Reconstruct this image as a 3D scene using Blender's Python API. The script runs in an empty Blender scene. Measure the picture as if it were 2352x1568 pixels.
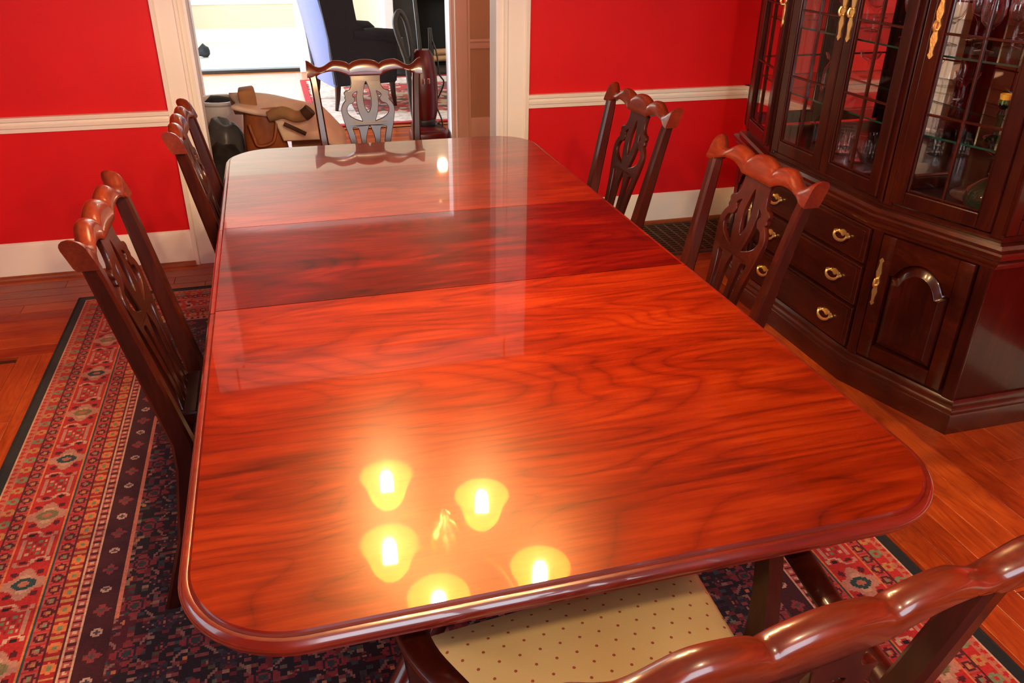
import bpy, bmesh, math, random
import numpy as np
from mathutils import Vector, Matrix

random.seed(7)
S = bpy.context.scene
COL = S.collection
PI = math.pi

# ------------------------------------------------------------------ camera
CAM_R = ((0.9624046, 0.1170595, -0.2451008),
         (-0.2714052, 0.4503089, -0.8506240),
         (0.0107975, 0.8851661, 0.4651499))
CAM_C = (0.19958, -0.72012, 1.51068)
cam = bpy.data.cameras.new('camera')
cam.sensor_width = 36.0
cam.lens = 1852.83 / 2352.0 * 36.0
cam.clip_start = 0.02
cam.clip_end = 100
cam_o = bpy.data.objects.new('camera', cam)
COL.objects.link(cam_o)
m4 = Matrix(CAM_R).to_4x4()
m4.translation = CAM_C
cam_o.matrix_world = m4
S.camera = cam_o

# ------------------------------------------------------------------ view / world / daylight
S.view_settings.view_transform = 'Standard'
S.view_settings.look = 'None'
S.view_settings.gamma = 1.0
S.view_settings.use_curve_mapping = False
S.view_settings.exposure = 0.55
S.cycles.transparent_max_bounces = 16

W = bpy.data.worlds.new('daylight_sky')
S.world = W
W.use_nodes = True
W.node_tree.nodes['Background'].inputs[0].default_value = (0.72, 0.86, 1.0, 1)
W.node_tree.nodes['Background'].inputs[1].default_value = 2.2


def area(name, loc, direction, sx, sy, power, color):
    l = bpy.data.lights.new(name, 'AREA')
    l.shape = 'RECTANGLE'
    l.size = sx
    l.size_y = sy
    l.energy = power
    l.color = color
    o = bpy.data.objects.new(name, l)
    COL.objects.link(o)
    o.location = loc
    o.rotation_euler = Vector(direction).to_track_quat('-Z', 'Y').to_euler()
    return o


# daylight entering by the windows of the place
area('window_daylight_near', (0.75, -2.36, 1.55), (0, 1, -0.12), 1.5, 1.3, 26, (0.80, 0.90, 1.0))
area('window_daylight_left', (-1.86, 0.3, 1.55), (1, 0, -0.12), 1.3, 1.3, 2.5, (0.80, 0.90, 1.0))
area('window_daylight_living', (-2.55, 7.2, 1.5), (1, 0.05, -0.15), 2.6, 1.6, 240, (0.86, 0.93, 1.0))
area('window_daylight_sunroom', (0.0, 11.05, 1.35), (0, -1, -0.45), 2.4, 1.4, 16, (0.93, 0.97, 1.0))

# ------------------------------------------------------------------ material helpers


def nodes_of(m):
    m.use_nodes = True
    nt = m.node_tree
    b = nt.nodes['Principled BSDF']
    return nt, b


def setp(b, **kw):
    names = {'rough': 'Roughness', 'metal': 'Metallic', 'coat': 'Coat Weight', 'coat_rough': 'Coat Roughness',
             'spec': 'Specular IOR Level', 'sheen': 'Sheen Weight', 'ior': 'IOR', 'trans': 'Transmission Weight',
             'sheen_rough': 'Sheen Roughness', 'emit': 'Emission Strength', 'coat_ior': 'Coat IOR'}
    for k, v in kw.items():
        b.inputs[names[k]].default_value = v


def mat(name, col, rough=0.5, noise=0.0, nscale=8.0, bump=0.0, bscale=60.0, **kw):
    m = bpy.data.materials.new(name)
    nt, b = nodes_of(m)
    b.inputs['Base Color'].default_value = (*col, 1)
    setp(b, rough=rough, **kw)
    tc = nt.nodes.new('ShaderNodeTexCoord')
    if noise:
        n = nt.nodes.new('ShaderNodeTexNoise')
        n.inputs['Scale'].default_value = nscale
        n.inputs['Detail'].default_value = 4
        nt.links.new(tc.outputs['Object'], n.inputs['Vector'])
        r = nt.nodes.new('ShaderNodeValToRGB')
        r.color_ramp.elements[0].position = 0.25
        r.color_ramp.elements[1].position = 0.75
        r.color_ramp.elements[0].color = (*[c * (1 - noise) for c in col], 1)
        r.color_ramp.elements[1].color = (*[min(1, c * (1 + noise)) for c in col], 1)
        nt.links.new(n.outputs['Fac'], r.inputs['Fac'])
        nt.links.new(r.outputs['Color'], b.inputs['Base Color'])
    if bump:
        n = nt.nodes.new('ShaderNodeTexNoise')
        n.inputs['Scale'].default_value = bscale
        n.inputs['Detail'].default_value = 3
        nt.links.new(tc.outputs['Object'], n.inputs['Vector'])
        bp = nt.nodes.new('ShaderNodeBump')
        bp.inputs['Strength'].default_value = bump
        bp.inputs['Distance'].default_value = 0.004
        nt.links.new(n.outputs['Fac'], bp.inputs['Height'])
        nt.links.new(bp.outputs['Normal'], b.inputs['Normal'])
    return m


def wood(name, dark, mid, light, along='X', grain=1.0, rough=0.3, per_object=0.0, figure=0.5, blotch=0.35, spread=1.0, **kw):
    """streaked wood: grain runs along the given object axis"""
    m = bpy.data.materials.new(name)
    nt, b = nodes_of(m)
    L = nt.links.new
    tc = nt.nodes.new('ShaderNodeTexCoord')
    oi = nt.nodes.new('ShaderNodeObjectInfo')
    add = nt.nodes.new('ShaderNodeVectorMath')
    add.operation = 'MULTIPLY_ADD'
    L(oi.outputs['Random'], add.inputs[0])
    add.inputs[1].default_value = (7.3 * (per_object > 0), 3.1 * (per_object > 0), 5.7 * (per_object > 0))
    L(tc.outputs['Object'], add.inputs[2])

    def mapped(sl, st):
        mp = nt.nodes.new('ShaderNodeMapping')
        s = {'X': (sl, st, st), 'Y': (st, sl, st), 'Z': (st, st, sl)}[along]
        mp.inputs['Scale'].default_value = s
        L(add.outputs[0], mp.inputs['Vector'])
        return mp.outputs['Vector']

    # broad figure: contour lines of a stretched noise field give cathedral grain
    n1 = nt.nodes.new('ShaderNodeTexNoise')
    n1.inputs['Scale'].default_value = 1.0
    n1.inputs['Detail'].default_value = 1.5
    n1.inputs['Distortion'].default_value = 0.3
    L(mapped(1.1 * grain, 4.5 * grain), n1.inputs['Vector'])
    mul = nt.nodes.new('ShaderNodeMath')
    mul.operation = 'MULTIPLY'
    mul.inputs[1].default_value = 70.0
    L(n1.outputs['Fac'], mul.inputs[0])
    sn = nt.nodes.new('ShaderNodeMath')
    sn.operation = 'SINE'
    L(mul.outputs[0], sn.inputs[0])
    ab = nt.nodes.new('ShaderNodeMath')
    ab.operation = 'ABSOLUTE'
    L(sn.outputs[0], ab.inputs[0])
    pw = nt.nodes.new('ShaderNodeMath')
    pw.operation = 'POWER'
    pw.inputs[1].default_value = 0.4
    L(ab.outputs[0], pw.inputs[0])
    sc = nt.nodes.new('ShaderNodeMath')
    sc.operation = 'MULTIPLY_ADD'
    sc.inputs[1].default_value = 0.17 * figure
    sc.inputs[2].default_value = -0.14 * figure
    L(pw.outputs[0], sc.inputs[0])
    # fine fibres
    n2 = nt.nodes.new('ShaderNodeTexNoise')
    n2.inputs['Scale'].default_value = 1.0
    n2.inputs['Detail'].default_value = 5
    n2.inputs['Roughness'].default_value = 0.65
    L(mapped(6.0 * grain, 95.0 * grain), n2.inputs['Vector'])
    # blotches
    n3 = nt.nodes.new('ShaderNodeTexNoise')
    n3.inputs['Scale'].default_value = 1.0
    n3.inputs['Detail'].default_value = 4
    n3.inputs['Distortion'].default_value = 0.6
    L(mapped(2.6 * grain, 11.0 * grain), n3.inputs['Vector'])
    a1 = nt.nodes.new('ShaderNodeMath')
    a1.operation = 'MULTIPLY_ADD'
    a1.inputs[1].default_value = 0.55
    L(n2.outputs['Fac'], a1.inputs[0])
    L(sc.outputs[0], a1.inputs[2])
    a2 = nt.nodes.new('ShaderNodeMath')
    a2.operation = 'MULTIPLY_ADD'
    a2.inputs[1].default_value = blotch * 2.0
    L(n3.outputs['Fac'], a2.inputs[0])
    L(a1.outputs[0], a2.inputs[2])
    last = a2
    if per_object:
        a3 = nt.nodes.new('ShaderNodeMath')
        a3.operation = 'MULTIPLY_ADD'
        a3.inputs[1].default_value = per_object
        L(oi.outputs['Random'], a3.inputs[0])
        L(a2.outputs[0], a3.inputs[2])
        last = a3
    base = 0.275 + blotch + per_object * 0.5
    r = nt.nodes.new('ShaderNodeValToRGB')
    e = r.color_ramp.elements
    e[0].position = max(0.0, base - 0.30 * spread)
    e[0].color = (*dark, 1)
    e[1].position = min(1.0, base + 0.28 * spread)
    e[1].color = (*light, 1)
    q = e.new(base)
    q.color = (*mid, 1)
    L(last.outputs[0], r.inputs['Fac'])
    L(r.outputs['Color'], b.inputs['Base Color'])
    setp(b, rough=rough, **kw)
    return m


M = {}
M['red_wall'] = mat('red_paint', (0.66, 0.006, 0.010), 0.55, noise=0.06, nscale=3, bump=0.08, bscale=220, spec=0.3)
M['cream_wall'] = mat('cream_paint', (0.74, 0.69, 0.52), 0.6, noise=0.03, nscale=3)
M['tan_wall'] = mat('tan_paint', (0.46, 0.33, 0.20), 0.6, noise=0.04, nscale=3)
M['white_trim'] = mat('white_gloss_trim', (0.90, 0.86, 0.77), 0.35, noise=0.03, nscale=5)
M['hall_trim'] = mat('beige_trim', (0.68, 0.54, 0.42), 0.4, noise=0.03, nscale=5)
M['ceiling'] = mat('ceiling_paint', (0.46, 0.42, 0.35), 0.7, noise=0.02)
M['shoe'] = wood('shoe_moulding_wood', (0.16, 0.03, 0.008), (0.27, 0.06, 0.014), (0.38, 0.10, 0.025), rough=0.3)
FLOOR_C = ((0.13, 0.012, 0.002), (0.31, 0.043, 0.006), (0.50, 0.098, 0.013))
M['plank_x'] = wood('oak_plank_x', *FLOOR_C, along='X', grain=1.6, rough=0.32, per_object=0.30, figure=0.8, blotch=0.2)
M['plank_y'] = wood('oak_plank_y', *FLOOR_C, along='Y', grain=1.6, rough=0.32, per_object=0.30, figure=0.8, blotch=0.2)
M['subfloor'] = mat('dark_floor_joint', (0.05, 0.012, 0.005), 0.7, noise=0.2)
M['living_floor'] = wood('living_oak', (0.25, 0.07, 0.012), (0.42, 0.14, 0.03), (0.55, 0.22, 0.06), along='X', grain=2.0, rough=0.3)
TOP_K = dict(spread=0.82, rough=0.30, coat=1.0, coat_rough=0.03, spec=0.26)
M['top_near'] = wood('tabletop_cherry', (0.050, 0.0022, 0.0005), (0.150, 0.0095, 0.0010), (0.25, 0.025, 0.0025), along='X', figure=1.1, blotch=0.24, **TOP_K)
M['top_leaf'] = wood('tabletop_leaf_cherry', (0.012, 0.0005, 0.0003), (0.070, 0.0016, 0.0006), (0.15, 0.006, 0.001), along='X', figure=1.0, blotch=0.42, **TOP_K)
M['top_far'] = wood('tabletop_far_cherry', (0.060, 0.0035, 0.0008), (0.17, 0.012, 0.0018), (0.28, 0.028, 0.004), along='X', figure=0.8, blotch=0.32, **TOP_K)
for _k in ('top_near', 'top_leaf', 'top_far'):
    M[_k].node_tree.nodes['Principled BSDF'].inputs['Specular Tint'].default_value = (1.0, 0.52, 0.16, 1)
M['edge'] = wood('table_edge_mahogany', (0.05, 0.003, 0.001), (0.12, 0.008, 0.003), (0.19, 0.018, 0.004), along='X', rough=0.3, coat=1.0, coat_rough=0.06)
M['pedestal'] = wood('pedestal_mahogany', (0.03, 0.004, 0.002), (0.06, 0.008, 0.004), (0.10, 0.014, 0.006), along='Z', rough=0.3, coat=0.6, coat_rough=0.1)
M['chair_wood'] = wood('chair_mahogany', (0.010, 0.0012, 0.0006), (0.028, 0.0032, 0.0014), (0.055, 0.0075, 0.0025), along='Z', grain=1.5, rough=0.34, coat=0.45, coat_rough=0.13, spec=0.25)
M['crest_wood'] = wood('crest_mahogany', (0.040, 0.0036, 0.0012), (0.095, 0.0105, 0.0026), (0.17, 0.024, 0.005), along='X', grain=1.5, rough=0.3, coat=0.75, coat_rough=0.11, spec=0.35)
M['cab_wood'] = wood('cabinet_cherry', (0.012, 0.0012, 0.0006), (0.028, 0.003, 0.0012), (0.055, 0.007, 0.002), along='Z', grain=1.3, rough=0.3, coat=0.45, coat_rough=0.12, spec=0.25)
M['cab_rail'] = wood('cabinet_cherry_rail', (0.015, 0.0015, 0.0006), (0.035, 0.004, 0.0012), (0.065, 0.0085, 0.0022), along='Y', grain=1.3, rough=0.3, coat=0.45, coat_rough=0.12, spec=0.25)
M['cab_mould'] = wood('cabinet_cherry_moulding', (0.02, 0.002, 0.0008), (0.045, 0.005, 0.0015), (0.08, 0.011, 0.003), along='Y', grain=1.3, rough=0.3, coat=0.9, coat_rough=0.2, spec=0.4)
M['brass'] = mat('polished_brass', (0.92, 0.66, 0.25), 0.34, noise=0.1, metal=0.9, bump=0.25, bscale=140)
M['mirror'] = mat('mirror_back', (0.80, 0.80, 0.78), 0.02, metal=1.0)
M['dark_metal'] = mat('dark_iron', (0.10, 0.045, 0.02), 0.45, noise=0.2, nscale=20, metal=0.7)
M['duct_shade'] = mat('grate_painted_shade', (0.012, 0.008, 0.006), 0.8)
M['navy'] = mat('navy_upholstery', (0.010, 0.011, 0.022), 0.8, noise=0.2, nscale=30)
M['navy_painted_sheen'] = mat('navy_back_painted_sheen', (0.05, 0.10, 0.30), 0.5, noise=0.08, nscale=20, sheen=0.5)  # navy cloth with the window sheen put into a lighter blue
M['black_plastic'] = mat('black_plastic', (0.012, 0.013, 0.013), 0.35, noise=0.1)
M['vac_red'] = mat('vacuum_red_plastic', (0.085, 0.002, 0.003), 0.3, noise=0.1)
M['hose'] = mat('grey_black_hose', (0.03, 0.035, 0.03), 0.5, bump=0.3, bscale=180)
M['leather'] = mat('brown_leather', (0.40, 0.13, 0.04), 0.55, noise=0.35, nscale=9, bump=0.4, bscale=25)
M['cream_cloth'] = mat('cream_cloth', (0.92, 0.78, 0.60), 0.8, noise=0.08, nscale=12, bump=0.2, bscale=30)
M['suede'] = mat('tan_suede', (0.42, 0.27, 0.12), 0.85, noise=0.25, nscale=12)
M['suede_dark'] = mat('dark_suede_end', (0.09, 0.045, 0.02), 0.85, noise=0.25, nscale=12)
M['dark_cloth'] = mat('dark_cloth', (0.016, 0.018, 0.022), 0.8, noise=0.5, nscale=18, bump=0.5, bscale=20)
M['grey_bag'] = mat('grey_plastic_bag', (0.10, 0.11, 0.12), 0.35, noise=0.3, nscale=10, bump=0.5, bscale=18)
M['white_plastic'] = mat('white_plastic', (0.80, 0.82, 0.84), 0.35, noise=0.03)
M['tan_board'] = mat('cardboard', (0.42, 0.22, 0.09), 0.8, noise=0.15, nscale=12)
M['stone'] = mat('black_stone', (0.02, 0.02, 0.02), 0.4, noise=0.3, nscale=12)
M['soot'] = mat('soot_black', (0.004, 0.004, 0.004), 0.9, noise=0.3)
M['bright_trim'] = mat('white_trim_bright', (0.86, 0.87, 0.88), 0.4, noise=0.02)
M['glare_floor'] = mat('sunroom_painted_glare', (0.82, 0.80, 0.74), 0.35, noise=0.04)  # sun glare on the wood floor put into a near-white base colour
M['rug_edge'] = mat('rug_binding', (0.010, 0.013, 0.013), 0.9, noise=0.4, nscale=60)
M['dark_glass'] = mat('dark_green_glass', (0.006, 0.020, 0.012), 0.06, coat=1.0, coat_rough=0.02)
M['silver'] = mat('tarnished_silver', (0.55, 0.52, 0.46), 0.2, noise=0.15, metal=1.0)
M['gold_glass'] = mat('amber_candle_cup', (0.85, 0.50, 0.08), 0.2, noise=0.1)


def glass(name, tint=(0.985, 0.99, 0.988), gloss=1.0, edge=None):
    """thin clear glass: fresnel mix of see-through and mirror"""
    m = bpy.data.materials.new(name)
    m.use_nodes = True
    nt = m.node_tree
    nt.nodes.clear()
    out = nt.nodes.new('ShaderNodeOutputMaterial')
    tr = nt.nodes.new('ShaderNodeBsdfTransparent')
    tr.inputs['Color'].default_value = (*tint, 1)
    gl = nt.nodes.new('ShaderNodeBsdfGlossy')
    gl.inputs['Roughness'].default_value = 0.015
    fr = nt.nodes.new('ShaderNodeFresnel')
    ge = nt.nodes.new('ShaderNodeNewGeometry')       # same reflectance from either side of the thin pane
    io = nt.nodes.new('ShaderNodeMapRange')
    io.inputs['To Min'].default_value = 1.5
    io.inputs['To Max'].default_value = 1 / 1.5
    nt.links.new(ge.outputs['Backfacing'], io.inputs['Value'])
    nt.links.new(io.outputs[0], fr.inputs['IOR'])
    mu = nt.nodes.new('ShaderNodeMath')
    mu.operation = 'MULTIPLY'
    mu.inputs[1].default_value = gloss
    mu.use_clamp = True
    mx = nt.nodes.new('ShaderNodeMixShader')
    nt.links.new(fr.outputs[0], mu.inputs[0])
    nt.links.new(mu.outputs[0], mx.inputs[0])
    nt.links.new(tr.outputs[0], mx.inputs[1])
    nt.links.new(gl.outputs[0], mx.inputs[2])
    nt.links.new(mx.outputs[0], out.inputs[0])
    return m


M['pane'] = glass('cabinet_glass')
M['shelf_glass'] = glass('green_shelf_glass', (0.95, 0.975, 0.965), 1.0)
M['shelf_edge'] = mat('green_glass_edge', (0.010, 0.045, 0.035), 0.15, noise=0.1)
M['crystal'] = glass('cut_crystal', (0.975, 0.98, 0.975), 1.8)
M['green_glass'] = glass('green_glass', (0.25, 0.55, 0.32), 2.0)


def emis(name, col, strength):
    m = bpy.data.materials.new(name)
    nt, b = nodes_of(m)
    b.inputs['Base Color'].default_value = (*col, 1)
    b.inputs['Emission Color'].default_value = (*col, 1)
    b.inputs['Emission Strength'].default_value = strength
    return m


M['bulb'] = emis('lit_bulb', (1.0, 0.70, 0.30), 150.0)
# lamp shade glass lit by its bulb: diffuse + translucent
ms = bpy.data.materials.new('amber_shade_glass')
ms.use_nodes = True
_nt = ms.node_tree
_nt.nodes.clear()
_o = _nt.nodes.new('ShaderNodeOutputMaterial')
_t = _nt.nodes.new('ShaderNodeBsdfTranslucent')
_t.inputs[0].default_value = (0.62, 0.24, 0.03, 1)
_d = _nt.nodes.new('ShaderNodeBsdfDiffuse')
_d.inputs[0].default_value = (0.62, 0.28, 0.04, 1)
_m = _nt.nodes.new('ShaderNodeMixShader')
_m.inputs[0].default_value = 0.45
_nt.links.new(_t.outputs[0], _m.inputs[1])
_nt.links.new(_d.outputs[0], _m.inputs[2])
_nt.links.new(_m.outputs[0], _o.inputs[0])
M['shade'] = ms


def dotted_fabric():
    m = bpy.data.materials.new('cream_dotted_fabric')
    nt, b = nodes_of(m)
    L = nt.links.new
    tc = nt.nodes.new('ShaderNodeTexCoord')
    sep = nt.nodes.new('ShaderNodeSeparateXYZ')
    L(tc.outputs['Object'], sep.inputs[0])

    def math_(op, a, bb=None, c=None):
        n = nt.nodes.new('ShaderNodeMath')
        n.operation = op
        for i, v in enumerate((a, bb, c)):
            if v is None:
                continue
            if isinstance(v, (int, float)):
                n.inputs[i].default_value = v
            else:
                L(v, n.inputs[i])
        return n.outputs[0]
    px, py = 0.034, 0.026
    u = math_('DIVIDE', sep.outputs[0], px)
    v = math_('DIVIDE', sep.outputs[1], py)
    row = math_('FLOOR', v)
    half = math_('MULTIPLY', math_('MODULO', math_('ABSOLUTE', row), 2.0), 0.5)
    fu = math_('SUBTRACT', math_('FRACT', math_('ADD', u, half)), 0.5)
    fv = math_('SUBTRACT', math_('FRACT', v), 0.5)
    du = math_('MULTIPLY', fu, px)
    dv = math_('MULTIPLY', fv, py)
    d = math_('SQRT', math_('ADD', math_('MULTIPLY', du, du), math_('MULTIPLY', dv, dv)))
    dot = math_('LESS_THAN', d, 0.0026)
    mix = nt.nodes.new('ShaderNodeMix')
    mix.data_type = 'RGBA'
    L(dot, mix.inputs['Factor'])
    mix.inputs['A'].default_value = (0.60, 0.42, 0.17, 1)
    mix.inputs['B'].default_value = (0.30, 0.07, 0.03, 1)
    L(mix.outputs['Result'], b.inputs['Base Color'])
    n = nt.nodes.new('ShaderNodeTexNoise')
    n.inputs['Scale'].default_value = 500
    L(tc.outputs['Object'], n.inputs['Vector'])
    bp = nt.nodes.new('ShaderNodeBump')
    bp.inputs['Strength'].default_value = 0.15
    bp.inputs['Distance'].default_value = 0.002
    L(n.outputs['Fac'], bp.inputs['Height'])
    L(bp.outputs['Normal'], b.inputs['Normal'])
    setp(b, rough=0.85, spec=0.2)
    return m


M['seat_fabric'] = dotted_fabric()

# ------------------------------------------------------------------ object helpers
ORG = {}


def empty(name, loc, label=None, cat=None, group=None):
    o = bpy.data.objects.new(name, None)
    COL.objects.link(o)
    o.location = loc
    o.empty_display_size = 0.1
    ORG[o] = Vector(loc)
    tag(o, label, cat, group)
    return o


def tag(o, label=None, cat=None, group=None, kind=None):
    if label:
        o['label'] = label
    if cat:
        o['category'] = cat
    if group:
        o['group'] = group
    if kind:
        o['kind'] = kind
    return o


class MB:
    """collects shapes given in world (or thing-local) coordinates"""

    def __init__(self):
        self.bm = bmesh.new()

    def faces(self, vs, fs):
        bv = [self.bm.verts.new(v) for v in vs]
        for f in fs:
            try:
                self.bm.faces.new([bv[i] for i in f])
            except ValueError:
                pass
        return self

    def box(self, lo, hi, bevel=0.0, fn=None, seg=2):
        t = bmesh.new()
        bmesh.ops.create_cube(t, size=1.0)
        c = [(a + b) / 2 for a, b in zip(lo, hi)]
        s = [abs(b - a) for a, b in zip(lo, hi)]
        for v in t.verts:
            v.co = Vector((c[0] + v.co.x * s[0], c[1] + v.co.y * s[1], c[2] + v.co.z * s[2]))
        if bevel:
            bmesh.ops.bevel(t, geom=t.edges[:] + t.verts[:], offset=min(bevel, 0.48 * min(s)), segments=seg, profile=0.5, affect='EDGES')
        if fn:
            for v in t.verts:
                v.co = Vector(fn(v.co))
        self.merge(t)
        return self

    def merge(self, t):
        idx = {}
        for v in t.verts:
            idx[v] = self.bm.verts.new(v.co)
        for f in t.faces:
            try:
                self.bm.faces.new([idx[v] for v in f.verts])
            except ValueError:
                pass
        t.free()

    def loft(self, rings, closed_ring=True, cap=True, closed_path=False):
        R = [[self.bm.verts.new(p) for p in r] for r in rings]
        n = len(R[0])
        rng = range(len(R)) if closed_path else range(len(R) - 1)
        for i in rng:
            a, b = R[i], R[(i + 1) % len(R)]
            for j in range(n if closed_ring else n - 1):
                k = (j + 1) % n
                try:
                    self.bm.faces.new((a[j], a[k], b[k], b[j]))
                except ValueError:
                    pass
        if cap and not closed_path and closed_ring:
            for r in (R[0], R[-1]):
                try:
                    self.bm.faces.new(r)
                except ValueError:
                    pass
        return self

    def tube(self, pts, rad, n=8, cap=True, closed=False):
        pts = [Vector(p) for p in pts]
        rads = rad if isinstance(rad, (list, tuple)) else [rad] * len(pts)
        rings = []
        up = Vector((0, 0, 1))
        prev = None
        for i, p in enumerate(pts):
            if closed:
                d = pts[(i + 1) % len(pts)] - pts[i - 1]
            else:
                d = pts[min(i + 1, len(pts) - 1)] - pts[max(i - 1, 0)]
            d.normalize()
            if prev is None:
                a = d.cross(up)
                if a.length < 1e-3:
                    a = d.cross(Vector((1, 0, 0)))
            else:
                a = prev - d * prev.dot(d)
            a.normalize()
            prev = a
            b = d.cross(a)
            rings.append([p + (a * math.cos(2 * PI * k / n) + b * math.sin(2 * PI * k / n)) * rads[i] for k in range(n)])
        return self.loft(rings, cap=cap, closed_path=closed)

    def lathe(self, prof, c=(0, 0, 0), n=20, axis='Z', cap=True):
        rings = []
        for r, z in prof:
            ring = []
            for k in range(n):
                a = 2 * PI * k / n
                if axis == 'Z':
                    q = (c[0] + r * math.cos(a), c[1] + r * math.sin(a), c[2] + z)
                elif axis == 'X':
                    q = (c[0] + z, c[1] + r * math.cos(a), c[2] + r * math.sin(a))
                else:
                    q = (c[0] + r * math.cos(a), c[1] + z, c[2] + r * math.sin(a))
                ring.append(q)
            rings.append(ring)
        return self.loft(rings, cap=cap)

    def sweep(self, path, prof, cap=True):
        """mitred sweep of a profile [(outward, z)] along a polyline [(x, y)]; outward = right of travel"""
        P = [Vector((x, y)) for x, y in path]
        rings = []
        for i, p in enumerate(P):
            ns = []
            if i > 0:
                d = (p - P[i - 1]).normalized()
                ns.append(Vector((d.y, -d.x)))
            if i < len(P) - 1:
                d = (P[i + 1] - p).normalized()
                ns.append(Vector((d.y, -d.x)))
            n = sum(ns, Vector((0, 0)))
            n = n / n.length
            n = n / max(0.3, n.dot(ns[0]))
            rings.append([(p.x + n.x * o, p.y + n.y * o, z) for o, z in prof])
        return self.loft(rings, cap=cap)

    def blob(self, c, r, seed=0, amp=0.15, sub=3, squash=1.0, freq=5.0):
        t = bmesh.new()
        bmesh.ops.create_icosphere(t, subdivisions=sub, radius=1.0)
        rs = random.Random(seed)
        ph = [rs.uniform(0, 6) for _ in range(9)]
        for v in t.verts:
            d = v.co.normalized()
            k = 1 + amp * (math.sin(freq * d.x + ph[0]) * math.sin(freq * d.y + ph[1]) + 0.6 * math.sin(freq * 1.9 * d.z + ph[2] + 3 * d.x) + 0.35 * math.sin(freq * 3 * d.x + ph[3]) * math.sin(freq * 2.7 * d.z + ph[4]))
            v.co = Vector((c[0] + d.x * r[0] * k, c[1] + d.y * r[1] * k, c[2] + (d.z * squash) * r[2] * k))
        self.merge(t)
        return self

    def build(self, name, material, parent=None, smooth=None, origin=None):
        bm = self.bm
        bmesh.ops.recalc_face_normals(bm, faces=bm.faces[:])
        org = ORG[parent] if parent is not None else Vector(origin or (0, 0, 0))
        if org.length:
            bmesh.ops.translate(bm, verts=bm.verts[:], vec=-org)
        me = bpy.data.meshes.new(name)
        bm.to_mesh(me)
        bm.free()
        return finish(name, me, material, parent, org, smooth)


def finish(name, me, material, parent, org, smooth):
    mt = M[material] if isinstance(material, str) else material
    if not me.materials:
        me.materials.append(mt)
    if smooth is not None:
        me.polygons.foreach_set('use_smooth', [True] * len(me.polygons))
        if smooth < 179:
            try:
                me.set_sharp_from_angle(angle=math.radians(smooth))
            except Exception:
                pass
    o = bpy.data.objects.new(name, me)
    COL.objects.link(o)
    ORG[o] = Vector(org)
    if parent is not None:
        o.parent = parent
    else:
        o.location = org
    return o


def struct(o):
    o['kind'] = 'structure'
    return o


def copy_tree(o, parent=None):
    c = o.copy()
    COL.objects.link(c)
    ORG[c] = ORG[o]
    c.parent = parent
    for ch in list(o.children):
        copy_tree(ch, c)
    return c


# ------------------------------------------------------------------ the room
TW, TL, TY1, TY2 = 1.142, 2.380, 1.505, 0.966     # table width, length, seams
YW = 3.228        # dining side of the wall with the doorway
XR = 2.64         # right wall
XL = -1.95        # left wall
YN = -2.45        # wall behind the camera
ZC = 2.6
DL, DR, DH = -0.140, 1.250, 2.10     # doorway
WT = 0.11
YH = 5.30         # hall wall
HL, HR = -0.290, 1.455


def wall_xz(name, x0, x1, y0, y1, holes, m, z1=ZC):
    """wall parallel to X made of blocks around rectangular holes (hx0,hx1,hz0,hz1)"""
    mb = MB()
    xs = sorted({x0, x1, *[h[0] for h in holes], *[h[1] for h in holes]})
    for a, b in zip(xs[:-1], xs[1:]):
        h = [q for q in holes if q[0] <= a + 1e-6 and q[1] >= b - 1e-6]
        if not h:
            mb.box((a, y0, 0), (b, y1, z1))
        else:
            h = h[0]
            if h[2] > 0.001:
                mb.box((a, y0, 0), (b, y1, h[2]))
            if h[3] < z1 - 0.001:
                mb.box((a, y0, h[3]), (b, y1, z1))
    return struct(mb.build(name, m))


def wall_yz(name, y0, y1, x0, x1, holes, m, z1=ZC):
    mb = MB()
    ys = sorted({y0, y1, *[h[0] for h in holes], *[h[1] for h in holes]})
    for a, b in zip(ys[:-1], ys[1:]):
        h = [q for q in holes if q[0] <= a + 1e-6 and q[1] >= b - 1e-6]
        if not h:
            mb.box((x0, a, 0), (x1, b, z1))
        else:
            h = h[0]
            if h[2] > 0.001:
                mb.box((x0, a, 0), (x1, b, h[2]))
            if h[3] < z1 - 0.001:
                mb.box((x0, a, h[3]), (x1, b, z1))
    return struct(mb.build(name, m))


wall_xz('wall_far', XL - 0.1, XR + 0.1, YW, YW + WT, [(DL, DR, 0, DH)], 'red_wall')
wall_yz('wall_right', YN - 0.1, YW, XR, XR + 0.1, [], 'red_wall')
wall_yz('wall_left', YN - 0.1, YW, XL - 0.1, XL, [(-0.35, 0.95, 0.85, 2.2)], 'red_wall')
wall_xz('wall_near', XL - 0.1, XR + 0.1, YN - 0.1, YN, [(0.0, 1.5, 0.85, 2.2)], 'red_wall')
struct(MB().box((XL - 0.1, YN - 0.1, ZC), (XR + 0.1, YW + WT, ZC + 0.1)).build('ceiling', 'ceiling'))

# windows behind the camera and on the left (frames, muntins, panes)


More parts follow.
